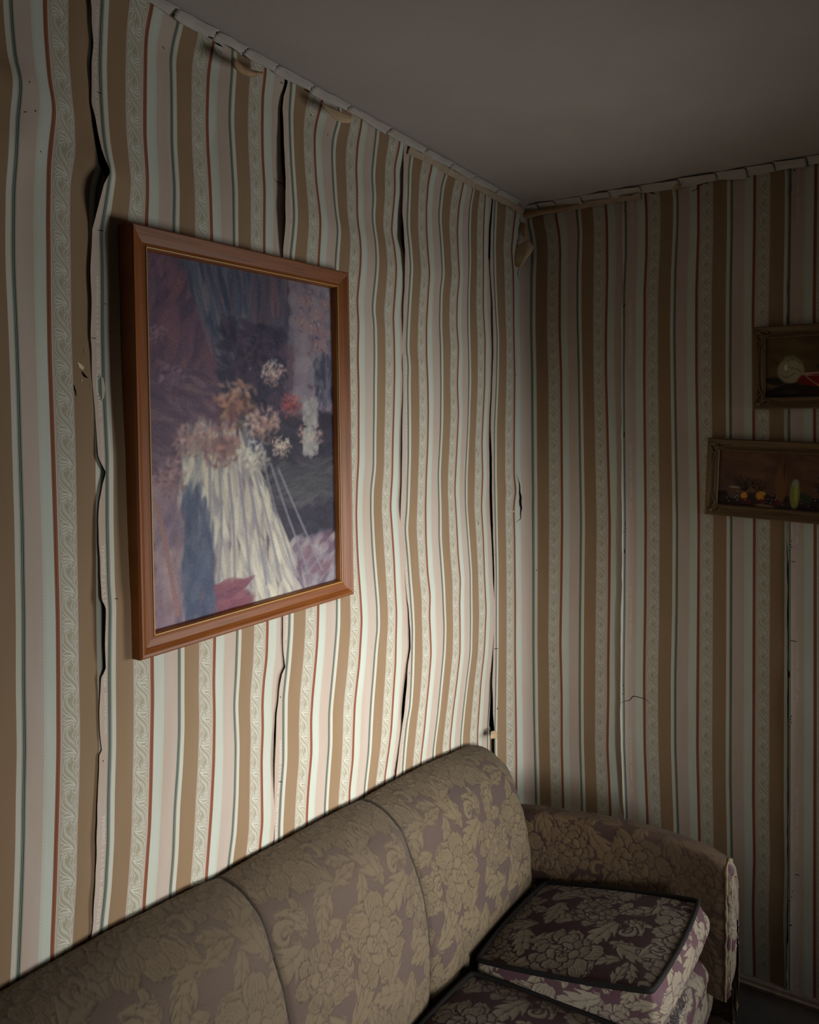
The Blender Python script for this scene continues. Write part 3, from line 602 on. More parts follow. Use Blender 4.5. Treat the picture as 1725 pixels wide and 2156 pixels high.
sheet('paper_curl', [[(1100, 444, .012), (1130, 440, .014), (1180, 433, .014), (1238, 424, .008)],
                     [(1096, 447, .026), (1128, 444, .028), (1178, 438, .024), (1238, 426, .014)],
                     [(1095, 458, .028), (1126, 452, .030), (1176, 443, .024), (1238, 429, .013)],
                     [(1097, 464, .016), (1128, 456, .018), (1176, 445, .016), (1237, 430, .008)]], True, wall_right, M_backb, n=20)
sheet('paper_flap', [[(1072, 526, .045), (1093, 516, .052), (1111, 505, .050), (1118, 510, .040)],
                     [(1066, 536, .056), (1090, 530, .066), (1112, 522, .060), (1124, 520, .046)],
                     [(1068, 548, .060), (1090, 545, .074), (1108, 540, .066), (1121, 530, .050)],
                     [(1074, 556, .054), (1086, 561, .068), (1096, 564, .070), (1109, 546, .052)]], True, wall_right, M_back, crisp=True)
sheet('paper_flap', [[(1094, 468, .03), (1106, 470, .036), (1112, 484, .030)], [(1095, 480, .044), (1104, 484, .050), (1112, 494, .040)],
                     [(1099, 494, .048), (1105, 500, .052), (1112, 504, .040)]], True, wall_right, M_backb, crisp=True)
sheet('paper_flap', [[(1034, 1540, .03), (1041, 1538, .03), (1047, 1541, .028)], [(1033, 1550, .036), (1041, 1548, .040), (1048, 1549, .032)],
                     [(1033, 1556, .034), (1041, 1555, .036), (1047, 1556, .03)]], False, wall_left, M_back)
sheet('paper_flap', [[(1417, 377, .010), (1428, 378, .014), (1437, 380, .012)], [(1418, 388, .014), (1427, 389, .026), (1435, 390, .018)],
                     [(1419, 402, .012), (1426, 398, .020), (1432, 394, .014)]], True, wall_right, M_backb)

# ------------------------------------------------------------------ ceiling
def ceiling():
    ss = np.r_[np.linspace(0, .3, 60), np.linspace(.3, SMAX, 90)[1:]]; tt = np.r_[np.linspace(0, .3, 60), np.linspace(.3, TMAX, 70)[1:]]
    S_, T_ = np.meshgrid(ss, tt, indexing='ij')
    wav = .004 * np.sin(S_ * 5 + 1) * np.sin(T_ * 4 + 2) + .002 * np.sin(S_ * 13 + T_ * 9)
    rip = .5 + .5 * np.sin(T_ * 41 + 2 * np.sin(T_ * 17)); rip2 = .5 + .5 * np.sin(S_ * 37 + 2 * np.sin(S_ * 15))
    droop = .016 * np.exp(-S_ / .020) * (.5 + .8 * rip) + .010 * np.exp(-T_ / .02) * (.5 + .7 * rip2) + .006 * np.exp(-S_ / .10) * rip
    Z_ = CEIL + .004 - wav * np.clip(np.minimum(S_, T_) / .3, 0, 1) - droop
    return link('ceiling', mesh_from('ceiling', WN(S_, T_, Z_).reshape(-1, 3), grid_quads(len(ss), len(tt)), None, True, [M_ceil]), None, 'structure')
ceil_o = ceiling()
slab = MB(); slab.box(-.2, SMAX + .2, -.2, TMAX + .2, CEIL + .05, CEIL + .15)
slab.build('trim_1', M_room, None, False, 'structure')
# the ceiling paper is lapped on to the walls in short folded tabs
def tabs(along, marks, drop, lip, base, rag=1.0):
    for a, b in zip(marks[:-1], marks[1:]):
        j = rnd.random(); n, m = 12, 9
        u = np.linspace(-.006, 1.0, n)[:, None]; q = a + (b - a) * u
        th = np.linspace(0, 1, m)[None, :]
        dd = drop * (.85 + .3 * j) * (1 + .15 * np.sin(u * 3 + 6 * j))
        off = lip * (1 - th) ** 1.4 + base + .003 * np.sin(u * 5 + 9 * j) * th + .006 * rag * j * th * u
        zz = CEIL - .002 - dd * th ** 1.6 - .004 * rag * u
        S_, T_ = (off + 0 * q, q + 0 * off) if along == 't' else (q + 0 * off, off + 0 * q)
        v = WN(S_, T_, zz + 0 * S_)
        v = v + smooth1(rng.normal(0, .0010, v.shape), 1.0, 0)
        o = part('paper_tab', v.reshape(-1, 3), grid_quads(n, m), ceil_o, [M_tab])
        md = o.modifiers.new('thickness', 'SOLIDIFY'); md.thickness = .0016; md.offset = 0
def s_of(x, y, b=.03):
    p = on_wall(x, y, b, False) / K - np.array([C0[0], C0[1], 0]); return -(p[0] * D2[0] + p[1] * D2[1])
def t_of(x, y, b=.02):
    p = on_wall(x, y, b, True) / K - np.array([C0[0], C0[1], 0]); return p[0] * E1[0] + p[1] * E1[1]
tabs('s', sorted([s_of(*p) for p in ((200, -50), (282, -8), (367, 35), (452, 70), (515, 104), (578, 137), (655, 182), (732, 232), (818, 286), (895, 330), (950, 353), (997, 382), (1047, 407), (1092, 430))]), .010, .018, .024, .45)
tabs('t', [t_of(*p) for p in ((1097, 428), (1134, 422), (1169, 418), (1225, 408), (1285, 397), (1350, 385), (1431, 374), (1510, 358), (1573, 345), (1631, 337), (1700, 326), (1760, 318))] + [1.10, 1.22, 1.36, 1.49, 1.63, 1.75, 1.90, 2.02, 2.16], .016, .036, .010)
# brown lining strip exposed between ceiling and wallpaper
def lining(along, a0, a1, z0, z1, off, mat):
    n = 90; u = np.linspace(a0, a1, n); top = z1 + smooth1(rng.normal(0, .004, n), 1.2, 0); bot = z0 + smooth1(rng.normal(0, .006, n), 4.0, 0) + smooth1(rng.normal(0, .0012, n), .8, 0)
    rows = []
    for th in np.linspace(0, 1, 5):
        z = bot * (1 - th) + top * th; o = off + .007 * th * th + smooth1(rng.normal(0, .0015, n), 1.5, 0)
        rows.append(WN(o, u, z) if along == 't' else WN(u, o, z))
    o = part('lining_paper', np.array(rows).reshape(-1, 3), grid_quads(5, n), wall_right if along == 't' else wall_left, [mat])
    md = o.modifiers.new('thickness', 'SOLIDIFY'); md.thickness = .001; md.offset = 0
lining('t', .01, .42, CEIL - .034, CEIL - .016, .010, M_lining)
lining('s', .03, .75, CEIL - .028, CEIL - .010, .017, M_lining)

# ------------------------------------------------------------------ framed pictures
class Frame:
    def __init__(s, corners, right, b):
        pts = np.array([on_wall(x, y, b, right) for x, y in corners])      # TL TR BR BL
        s.n = np.append(-D2 if right else E1, 0)
        ux = (pts[1] - pts[0] + pts[2] - pts[3]) / 2; vy = (pts[0] - pts[3] + pts[1] - pts[2]) / 2
        s.w = np.linalg.norm(ux); s.h = np.linalg.norm(vy)
        hor = np.append(E1 if right else D2, 0.0)
        ang = .5 * (math.atan2(ux[2], ux @ hor) + math.atan2(-(vy @ hor), vy[2]))
        s.u = math.cos(ang) * hor + math.sin(ang) * np.array([0, 0, 1]); s.v = -math.sin(ang) * hor + math.cos(ang) * np.array([0, 0, 1])
        s.c = pts.mean(0) - s.n * b * K; s.o = s.c - s.u * s.w / 2 - s.v * s.h / 2
        s.ang = ang
    def p(s, a, b, d): return s.o[None] + np.asarray(a, float).reshape(-1, 1) * s.u + np.asarray(b, float).reshape(-1, 1) * s.v + np.asarray(d, float).reshape(-1, 1) * s.n
def rails(fr, prof, mats, root, names=('rail',) * 4):
    prof = np.array(prof); w, h = fr.w, fr.h; m = 14
    for k in range(4):
        rows = []
        for u in np.linspace(0, 1, m):
            d, z = prof[:, 0], prof[:, 1]
            L = w if k % 2 == 0 else h
            a = d + (L - 2 * d) * u
            x, y = [(a, d), (w - d, a), (w - a, h - d), (d, h - a)][k]
            rows.append(fr.p(x, y, z))
        v = np.array(rows).reshape(-1, 3)
        loc = np.stack([np.repeat(np.linspace(0, 1, m), len(prof)) * (w if k % 2 == 0 else h), np.tile(prof[:, 0], m), np.full(m * len(prof), k * .31)], -1)
        o = part(names[k], v, grid_quads(m, len(prof)), root, mats, {'grain': loc}, False, off=root.location)
def picture_mesh(name, fr, inset, depth, img, root, mat):
    H_, W_, _ = img.shape
    a = np.linspace(inset, fr.w - inset, W_); b = np.linspace(fr.h - inset, inset, H_)
    A, B = np.meshgrid(a, b)
    D = np.full(A.shape, depth)
    v = fr.p(A.ravel(), B.ravel(), D.ravel())
    return part(name, v, grid_quads(H_, W_)[:, ::-1], root, [mat], {'paint': lin(np.clip(img, 0, 255)).reshape(-1, 3)}, False, off=root.location)
def paint_mat(name, rough):
    m, nt, b = new_mat(name); at = N(nt, 'ShaderNodeAttribute', attribute_name='paint')
    nt.links.new(at.outputs['Vector'], b.inputs['Base Color']); b.inputs['Roughness'].default_value = rough
    b.inputs['Specular IOR Level'].default_value = .3
    t = N(nt, 'ShaderNodeTexNoise'); t.inputs['Scale'].default_value = 500; bp = N(nt, 'ShaderNodeBump'); bp.inputs['Strength'].default_value = .08
    bp.inputs['Distance'].default_value = .001; tc = N(nt, 'ShaderNodeTexCoord'); nt.links.new(tc.outputs['Object'], t.inputs['Vector'])
    nt.links.new(t.outputs[0], bp.inputs['Height']); nt.links.new(bp.outputs[0], b.inputs['Normal']); return m
def wood_mat(name, c1, c2, rough=.42):
    m, nt, b = new_mat(name); at = N(nt, 'ShaderNodeAttribute', attribute_name='grain'); mp = N(nt, 'ShaderNodeMapping')
    mp.inputs['Scale'].default_value = (3, 130, 5); nt.links.new(at.outputs['Vector'], mp.inputs[0])
    t = N(nt, 'ShaderNodeTexNoise'); t.inputs['Scale'].default_value = 2.2; t.inputs['Detail'].default_value = 6; t.inputs['Distortion'].default_value = .6
    nt.links.new(mp.outputs[0], t.inputs['Vector']); mx = N(nt, 'ShaderNodeMix', data_type='RGBA'); r = N(nt, 'ShaderNodeMapRange')
    r.inputs[1].default_value = .32; r.inputs[2].default_value = .68; nt.links.new(t.outputs[0], r.inputs[0]); nt.links.new(r.outputs[0], mx.inputs[0])
    mx.inputs[6].default_value = c1; mx.inputs[7].default_value = c2; nt.links.new(mx.outputs[2], b.inputs['Base Color'])
    b.inputs['Roughness'].default_value = rough; b.inputs['Specular IOR Level'].default_value = .4; return m
class Canvas:
    def __init__(s, W_, H_, col): s.a = np.zeros((H_, W_, 3)) + np.array(col, float); s.W, s.H = W_, H_; s.sx = s.sl = s.sw = 1.0; s.r = np.random.default_rng(5)
    def stroke(s, x, y, L, w, ang, col, al=.8, soft=.35):
        W_, H_ = s.W, s.H; px, py = x * W_ * s.sx, y * H_; L *= W_ * s.sl; w *= W_ * s.sw; R = int(max(L, w)) + 2
        x0, x1, y0, y1 = max(0, int(px - R)), min(W_, int(px + R + 1)), max(0, int(py - R)), min(H_, int(py + R + 1))
        if x1 <= x0 or y1 <= y0: return
        X, Y = np.meshgrid(np.arange(x0, x1) - px, np.arange(y0, y1) - py); ca, sa = math.cos(ang), math.sin(ang)
        d = np.sqrt(((X * ca + Y * sa) / L) ** 2 + ((-X * sa + Y * ca) / w) ** 2)
        m = np.clip((1 - d) / soft, 0, 1)[..., None] * al
        s.a[y0:y1, x0:x1] = s.a[y0:y1, x0:x1] * (1 - m) + np.array(col, float) * m
    def area(s, x0, x1, y0, y1, n, L, w, ang, cols, jit=10, al=.55, da=.25, fn=None):
        for _ in range(n):
            x, y = s.r.uniform(x0, x1), s.r.uniform(y0, y1)
            if fn is not None and not fn(x, y): continue
            c = np.array(cols[s.r.integers(len(cols))], float) + s.r.normal(0, jit)
            a = ang(x, y) if callable(ang) else ang
            s.stroke(x, y, L * s.r.uniform(.6, 1.4), w * s.r.uniform(.6, 1.4), a + s.r.normal(0, da), c, al * s.r.uniform(.6, 1.2))
    def line(s, pts, w, col, al=.9):
        p = catmull(np.array(pts, float), 130)
        for x, y in p: s.stroke(x, y, w, w, 0, col, al, .5)
M_print = paint_mat('faded_print', .55); M_oil = paint_mat('dark_varnished_print', .5)

# --- large print: a soft, generic still life in plum, slate blue and cream
def large_print():
    c = Canvas(250, 400, (92, 76, 92)); V90 = math.pi / 2
    c.area(-.05, .5, -.05, .55, 500, .10, .02, V90 + .25, [(104, 76, 96), (88, 68, 90), (120, 84, 98), (80, 66, 88), (130, 92, 100)], 6)
    c.area(0, .3, .3, .7, 300, .06, .02, .3, [(96, 74, 92), (112, 88, 104), (84, 66, 88), (128, 104, 112)], 6)
    curt = lambda x, y: .16 + y * .62 < x < .74 and y < .55
    c.area(.1, .8, -.05, .55, 900, .12, .014, lambda x, y: V90 - .45 * (.75 - x) , [(78, 88, 108), (60, 72, 96), (104, 108, 122), (88, 92, 108), (52, 60, 84), (124, 116, 124)], 6, .5, .08, curt)
    c.area(.5, .76, .0, .45, 300, .12, .014, V90 + .04, [(98, 82, 96), (120, 92, 100), (80, 70, 88), (70, 76, 98)], 6, .5, .06)
    c.area(.74, 1.02, -.02, .42, 300, .05, .03, V90, [(140, 128, 138), (126, 118, 132), (150, 138, 144)], 5)
    c.area(.55, 1.02, .44, .84, 500, .07, .03, .35, [(52, 46, 62), (44, 42, 58), (66, 58, 74), (38, 38, 50)], 5)
    c.area(.6, 1.0, .58, .72, 160, .09, .012, -.12, [(72, 72, 78), (60, 62, 70), (84, 82, 86)], 4)
    c.area(.0, .22, .62, 1.02, 260, .07, .03, V90 + .2, [(150, 124, 130), (132, 108, 122), (164, 140, 140), (110, 92, 112)], 6)
    c.area(.7, 1.02, .84, 1.02, 200, .06, .03, -.6, [(148, 146, 152), (120, 90, 104), (168, 162, 160), (96, 76, 96)], 6)
    # cream cloth falling over a table
    cloth = lambda x, y: (.22 + .10 * math.sin(y * 9)) < x < (.46 + .34 * max(0, (y - .5)) / .5) and y > .5
    c.area(.15, .85, .5, 1.0, 900, .10, .016, lambda x, y: V90 - .9 * (x - .3), [(196, 188, 168), (208, 200, 178), (164, 156, 152), (146, 142, 146), (216, 210, 188)], 5, .6, .15, cloth)
    for k in range(9): c.line([(.28 + .045 * k, .56 + .02 * (k % 3)), (.27 + .06 * k, .75), (.22 + .085 * k, .95)], .010, (134, 130, 138), .35)
    c.area(.22, .44, .92, 1.0, 120, .06, .02, -.1, [(122, 66, 84), (140, 84, 96), (96, 56, 76)], 5)
    c.area(.16, .28, .66, .98, 130, .08, .02, V90, [(70, 82, 108), (92, 100, 120), (58, 68, 94)], 5)
    # a big loose bouquet in the middle: indigo leaves, russet and rose blooms
    def bloom(x, y, r, cols, n=90):
        c.stroke(x, y, r, r * .62, 0, np.array(cols[1 % len(cols)]) * .8, .7, .6)
        for k in range(n):
            a, rr = c.r.uniform(0, 6.28), r * c.r.uniform(0, 1) ** .6
            dx, dy = rr * math.cos(a), .62 * rr * math.sin(a); lit = 1.06 - .55 * (dy / r + .3 * dx / r)
            c.stroke(x + dx, y + dy, r * .26, r * .12, c.r.uniform(0, 3.1), np.clip(np.array(cols[k % len(cols)]) * min(1.12, lit) + c.r.normal(0, 6), 0, 225), .45, .8)
    c.area(.36, .68, .16, .42, 260, .05, .02, .6, [(54, 50, 72), (66, 58, 80), (44, 44, 64), (82, 68, 86)], 5, .6, .9)
    for x, y, r, cl in ((.50, .24, .10, [(78, 64, 84), (60, 54, 76), (98, 78, 92)]), (.62, .30, .07, [(206, 178, 168), (188, 154, 150), (222, 200, 186)]),
                        (.42, .40, .12, [(176, 132, 110), (146, 100, 92), (204, 170, 136)]), (.56, .46, .10, [(196, 160, 146), (170, 128, 124), (214, 186, 166)]),
                        (.34, .52, .10, [(158, 108, 104), (130, 86, 92), (180, 136, 122)]), (.72, .40, .07, [(158, 82, 84), (130, 62, 72), (184, 112, 104)]),
                        (.20, .50, .09, [(176, 146, 138), (150, 112, 116), (196, 170, 156)]), (.10, .60, .08, [(168, 136, 132), (142, 110, 118)]),
                        (.66, .53, .06, [(214, 196, 180), (196, 170, 156)]), (.84, .50, .08, [(190, 158, 146), (166, 130, 126), (210, 184, 168)]),
                        (.50, .56, .09, [(208, 200, 182), (186, 178, 168), (220, 214, 196)]), (.12, .33, .06, [(146, 116, 128), (124, 96, 116)]), (.06, .22, .05, [(138, 108, 122), (118, 92, 112)])):
        bloom(x, y, r, cl)
    for x, y in ((.82, .06), (.9, .10), (.86, .15), (.94, .16), (.80, .13), (.95, .06), (.9, .2)): bloom(x, y, .06, [(160, 112, 126), (196, 160, 160), (122, 76, 100), (92, 62, 86)], 14)
    c.area(.88, 1.0, .24, .40, 90, .04, .015, V90, [(70, 72, 92), (110, 110, 124), (54, 54, 74)], 5)
    c.area(.80, .88, .38, .56, 110, .025, .016, V90 + .25, [(176, 172, 164), (150, 148, 148)], 4)
    c.line([(.04, .66), (.08, .8), (.12, .97)], .012, (150, 112, 108), .7)
    c.a += c.r.normal(0, 5, c.a.shape[:2])[..., None]
    c.a[:, -2:] *= .7
    return c.a
M_frame = wood_mat('orange_brown_wood', rgba(116, 62, 22), rgba(146, 84, 34))
M_gold = plain('gilt_line', rgba(196, 156, 84), .35, spec=.6)
fr1 = Frame([(271, 467), (732, 573), (748, 1257), (300, 1381)], False, .036)
root1 = thing('framed_picture', 'large print of muted plum and cream colours in an orange-brown wooden frame on striped wall', 'picture', tuple(fr1.c))
k = fr1.w
rails(fr1, [(0, .004), (0, .040), (.004, .044), (.009, .043), (.020, .036), (.034, .033), (.040, .034), (.045, .030), (.047, .020), (.047, .012)], [M_frame], root1)
gl = MB()
for a0, b0, a1, b1 in ((.042, .042, fr1.w - .042, .042), (.042, fr1.h - .042, fr1.w - .042, fr1.h - .042), (.042, .042, .042, fr1.h - .042), (fr1.w - .042, .042, fr1.w - .042, fr1.h - .042)):
    pa, pb = fr1.p(a0, b0, .0345)[0], fr1.p(a1, b1, .0345)[0]; gl.tube([pa, (pa + pb) / 2, pb], .0016, 6)
gl.build('gilt_slip', M_gold, root1, True, None, off=root1.location)
picture_mesh('print', fr1, .044, .016, large_print(), root1, M_print)
bk = MB(); bk.add(np.concatenate([fr1.p([.01, fr1.w - .01, fr1.w - .01, .01], [.01, .01, fr1.h - .01, fr1.h - .01], [.006] * 4), fr1.p([.01, fr1.w - .01, fr1.w - .01, .01], [.01, .01, fr1.h - .01, fr1.h - .01], [.013] * 4)]),
                  [[0, 3, 2, 1], [4, 5, 6, 7], [0, 1, 5, 4], [1, 2, 6, 5], [2, 3, 7, 6], [3, 0, 4, 7]])
bk.build('backing_board', M_backb, root1, False, off=root1.location)

# --- two small still lifes in carved frames
def still_bowl():
    c = Canvas(150, 80, (96, 78, 44)); V90 = math.pi / 2
    c.area(-.05, 1.05, -.1, .8, 260, .1, .05, .2, [(104, 84, 46), (92, 72, 40), (116, 92, 54), (84, 66, 40)], 4)
    c.area(-.05, .25, .5, .8, 40, .08, .04, .2, [(112, 84, 50)], 4)
    c.area(-.05, 1.05, .80, 1.1, 120, .12, .03, 0, [(38, 28, 22), (48, 34, 26), (30, 24, 20)], 3, .8)
    c.sx, c.sl, c.sw = .64, .70, .80
    c.stroke(.10, .72, .10, .05, .3, (34, 30, 26), .9)
    c.stroke(.26, .55, .13, .15, 0, (160, 150, 116), .98, .15); c.stroke(.25, .34, .07, .025, 0, (130, 122, 92), .9); c.stroke(.30, .55, .08, .12, 0, (176, 166, 130), .5)
    for p in ([(.18, .4), (.3, .38), (.36, .46)], [(.16, .62), (.22, .66), (.3, .6)], [(.24, .5), (.34, .55), (.37, .66)]): c.line(p, .004, (70, 60, 44), .7)
    c.stroke(.21, .5, .016, .04, 0, (226, 218, 190), .9)
    c.stroke(.53, .70, .18, .085, 0, (128, 22, 18), .98, .12); c.stroke(.38, .72, .06, .05, 0, (120, 24, 20), .95); c.stroke(.53, .62, .17, .022, 0, (206, 196, 172), .95, .3); c.stroke(.54, .625, .14, .012, 0, (120, 40, 30), .8)
    c.stroke(.62, .50, .12, .05, 0, (40, 46, 28), .9); c.stroke(.70, .46, .07, .05, .3, (206, 172, 40), .95, .25); c.stroke(.84, .5, .06, .05, 0, (200, 120, 40), .9)
    c.line([(.36, .54), (.44, .7), (.58, .86)], .007, (176, 140, 92), .95); c.stroke(.60, .88, .06, .028, .2, (186, 150, 100), .95)
    c.stroke(.8, .72, .08, .07, 0, (120, 92, 60), .9); c.stroke(.26, .9, .1, .03, 0, (84, 78, 56), .5); c.stroke(.5, .92, .14, .03, 0, (88, 26, 22), .5)
    return c.a
def still_bottle():
    c = Canvas(210, 76, (104, 72, 50)); V90 = math.pi / 2
    c.area(-.05, 1.05, -.1, .85, 300, .08, .04, .2, [(112, 78, 54), (98, 68, 50), (122, 88, 60), (90, 62, 52)], 4)
    c.area(-.05, 1.05, .80, 1.1, 160, .1, .02, 0, [(42, 30, 30), (52, 38, 38), (34, 26, 28)], 3, .8)
    c.sx, c.sl, c.sw = .655, .70, .86
    r = c.r
    for bx, by, n in ((.20, .72, 34), (.30, .74, 16), (.74, .72, 34)):
        for _ in range(n):
            a = r.uniform(-2.7, -.4); L = r.uniform(.2, .5); x1, y1 = bx + .22 * L * math.cos(a), by + .75 * L * math.sin(a)
            c.line([(bx, by), ((bx + x1) / 2 + r.normal(0, .006), (by + y1) / 2), (x1, y1)], .0022, (48, 34, 28), .8)
    c.stroke(.45, .55, .042, .17 * .9, 0, (120, 84, 46), .95, .2); c.stroke(.455, .22, .012, .10, 0, (104, 74, 44), .95, .2); c.stroke(.47, .30, .006, .11, 0, (60, 40, 32), .7)
    c.stroke(.545, .72, .034, .11, 0, (136, 142, 62), .97, .15); c.stroke(.548, .52, .026, .035, 0, (150, 150, 130), .95); c.stroke(.553, .70, .012, .08, 0, (178, 176, 96), .7)
    c.stroke(.62, .78, .05, .04, 0, (52, 60, 44), .95); c.stroke(.125, .76, .052, .050, 0, (96, 74, 60), .95, .2); c.stroke(.125, .66, .05, .010, 0, (160, 140, 112), .9)
    c.stroke(.195, .80, .025, .032, 0, (214, 130, 40), .97, .2); c.stroke(.195, .80, .017, .022, 0, (232, 168, 70), .9); c.stroke(.195, .80, .006, .006, 0, (120, 60, 30), .8)
    c.stroke(.315, .78, .038, .038, 0, (212, 142, 46), .97, .2); c.stroke(.36, .80, .03, .03, 0, (52, 34, 30), .9)
    for x, y in ((.32, .88), (.20, .88), (.43, .88), (.23, .9)): c.stroke(x, y, .022, .022, 0, (96, 34, 34), .95, .25)
    c.stroke(.34, .95, .08, .012, .05, (150, 112, 74), .9); c.stroke(.82, .86, .08, .03, 0, (140, 120, 104), .8)
    for _ in range(90): c.stroke(r.uniform(.02, 1.45), r.uniform(.72, .92), .004, .003, 0, (206, 196, 182), .8)
    return c.a
M_carv = wood_mat('dark_gilt_brown', rgba(88, 66, 40), rgba(126, 98, 62), .5)
def carved(fr, label, img):
    root = thing('framed_picture', label, 'picture', tuple(fr.c))
    rails(fr, [(0, .010), (0, .028), (.004, .033), (.010, .031), (.026, .024), (.034, .027), (.038, .026), (.040, .023), (.040, .016)], [M_carv], root)
    bd = MB(); w, h, i0 = fr.w, fr.h, .0365
    for ax in range(4):
        L = (w if ax < 2 else h) - 2 * i0; n = int(L / .0064)
        for q in (np.arange(n) + .5) / n * L + i0:
            a, b = [(q, i0), (q, h - i0), (i0, q), (w - i0, q)][ax]; bd.ball(fr.p(a, b, .0270)[0], .0031, 6, 4)
    o = bd.build('bead_moulding', M_carv, root, True, 'stuff', off=root.location)
    for cx_, cy_, sx, sy in ((0, 0, 1, 1), (w, 0, -1, 1), (0, h, 1, -1), (w, h, -1, -1)):
        m = MB()
        def pt(a, b, d): return fr.p(cx_ + sx * a, cy_ + sy * b, d)[0]
        for sw in (0, 1):
            f = (lambda a, b: (a, b)) if sw == 0 else (lambda a, b: (b, a))
            for pts, r0 in (([(.012, .012), (.028, .010), (.044, .016), (.052, .026), (.046, .032), (.040, .027)], .0034),
                            ([(.016, .020), (.032, .028), (.050, .030), (.066, .022), (.078, .022)], .0030),
                            ([(.044, .014), (.058, .010), (.070, .015), (.076, .010)], .0024), ([(.02, .03), (.034, .036), (.048, .034)], .0026)):
                c = catmull([f(*q) for q in pts], 16); m.tube([pt(a, b, .0265) for a, b in c], np.linspace(r0 * 1.75, r0 * .8, 16), 8)
        for a, b, r in ((.018, .018, .009), (.030, .030, .006), (.012, .028, .005), (.028, .012, .005)): m.ball(pt(a, b, .0265), r, 8, 6)
        m.build('corner_ornament', M_carv, root, True, off=root.location)
    picture_mesh('print', fr, .038, .019, img, root, M_oil)
    return root
def rect_from(tl, bl, length, ang, right=True, b=.02):
    P0, P1 = on_wall(*tl, b, right), on_wall(*bl, b, right); f = Frame([tl, tl, bl, bl], right, b)
    hor = np.append(E1, 0.0); h = np.linalg.norm(P0 - P1)
    f.u = math.cos(ang) * hor + math.sin(ang) * np.array([0, 0, 1]); f.v = -math.sin(ang) * hor + math.cos(ang) * np.array([0, 0, 1])
    f.w, f.h = length, h; mid = (P0 + P1) / 2 - f.n * b * K
    f.o = mid - f.v * h / 2; f.c = f.o + f.u * f.w / 2 + f.v * f.h / 2; return f
carved(rect_from((1584, 690), (1587, 862), .48 * K, .0), 'small dark carved frame holding a still life of a cracked pale jug and red bowl', still_bowl())
carved(rect_from((1493, 922), (1483, 1082), .66 * K, -.042), 'tilted dark carved frame holding a still life of bottle, green pitcher and oranges', still_bottle())

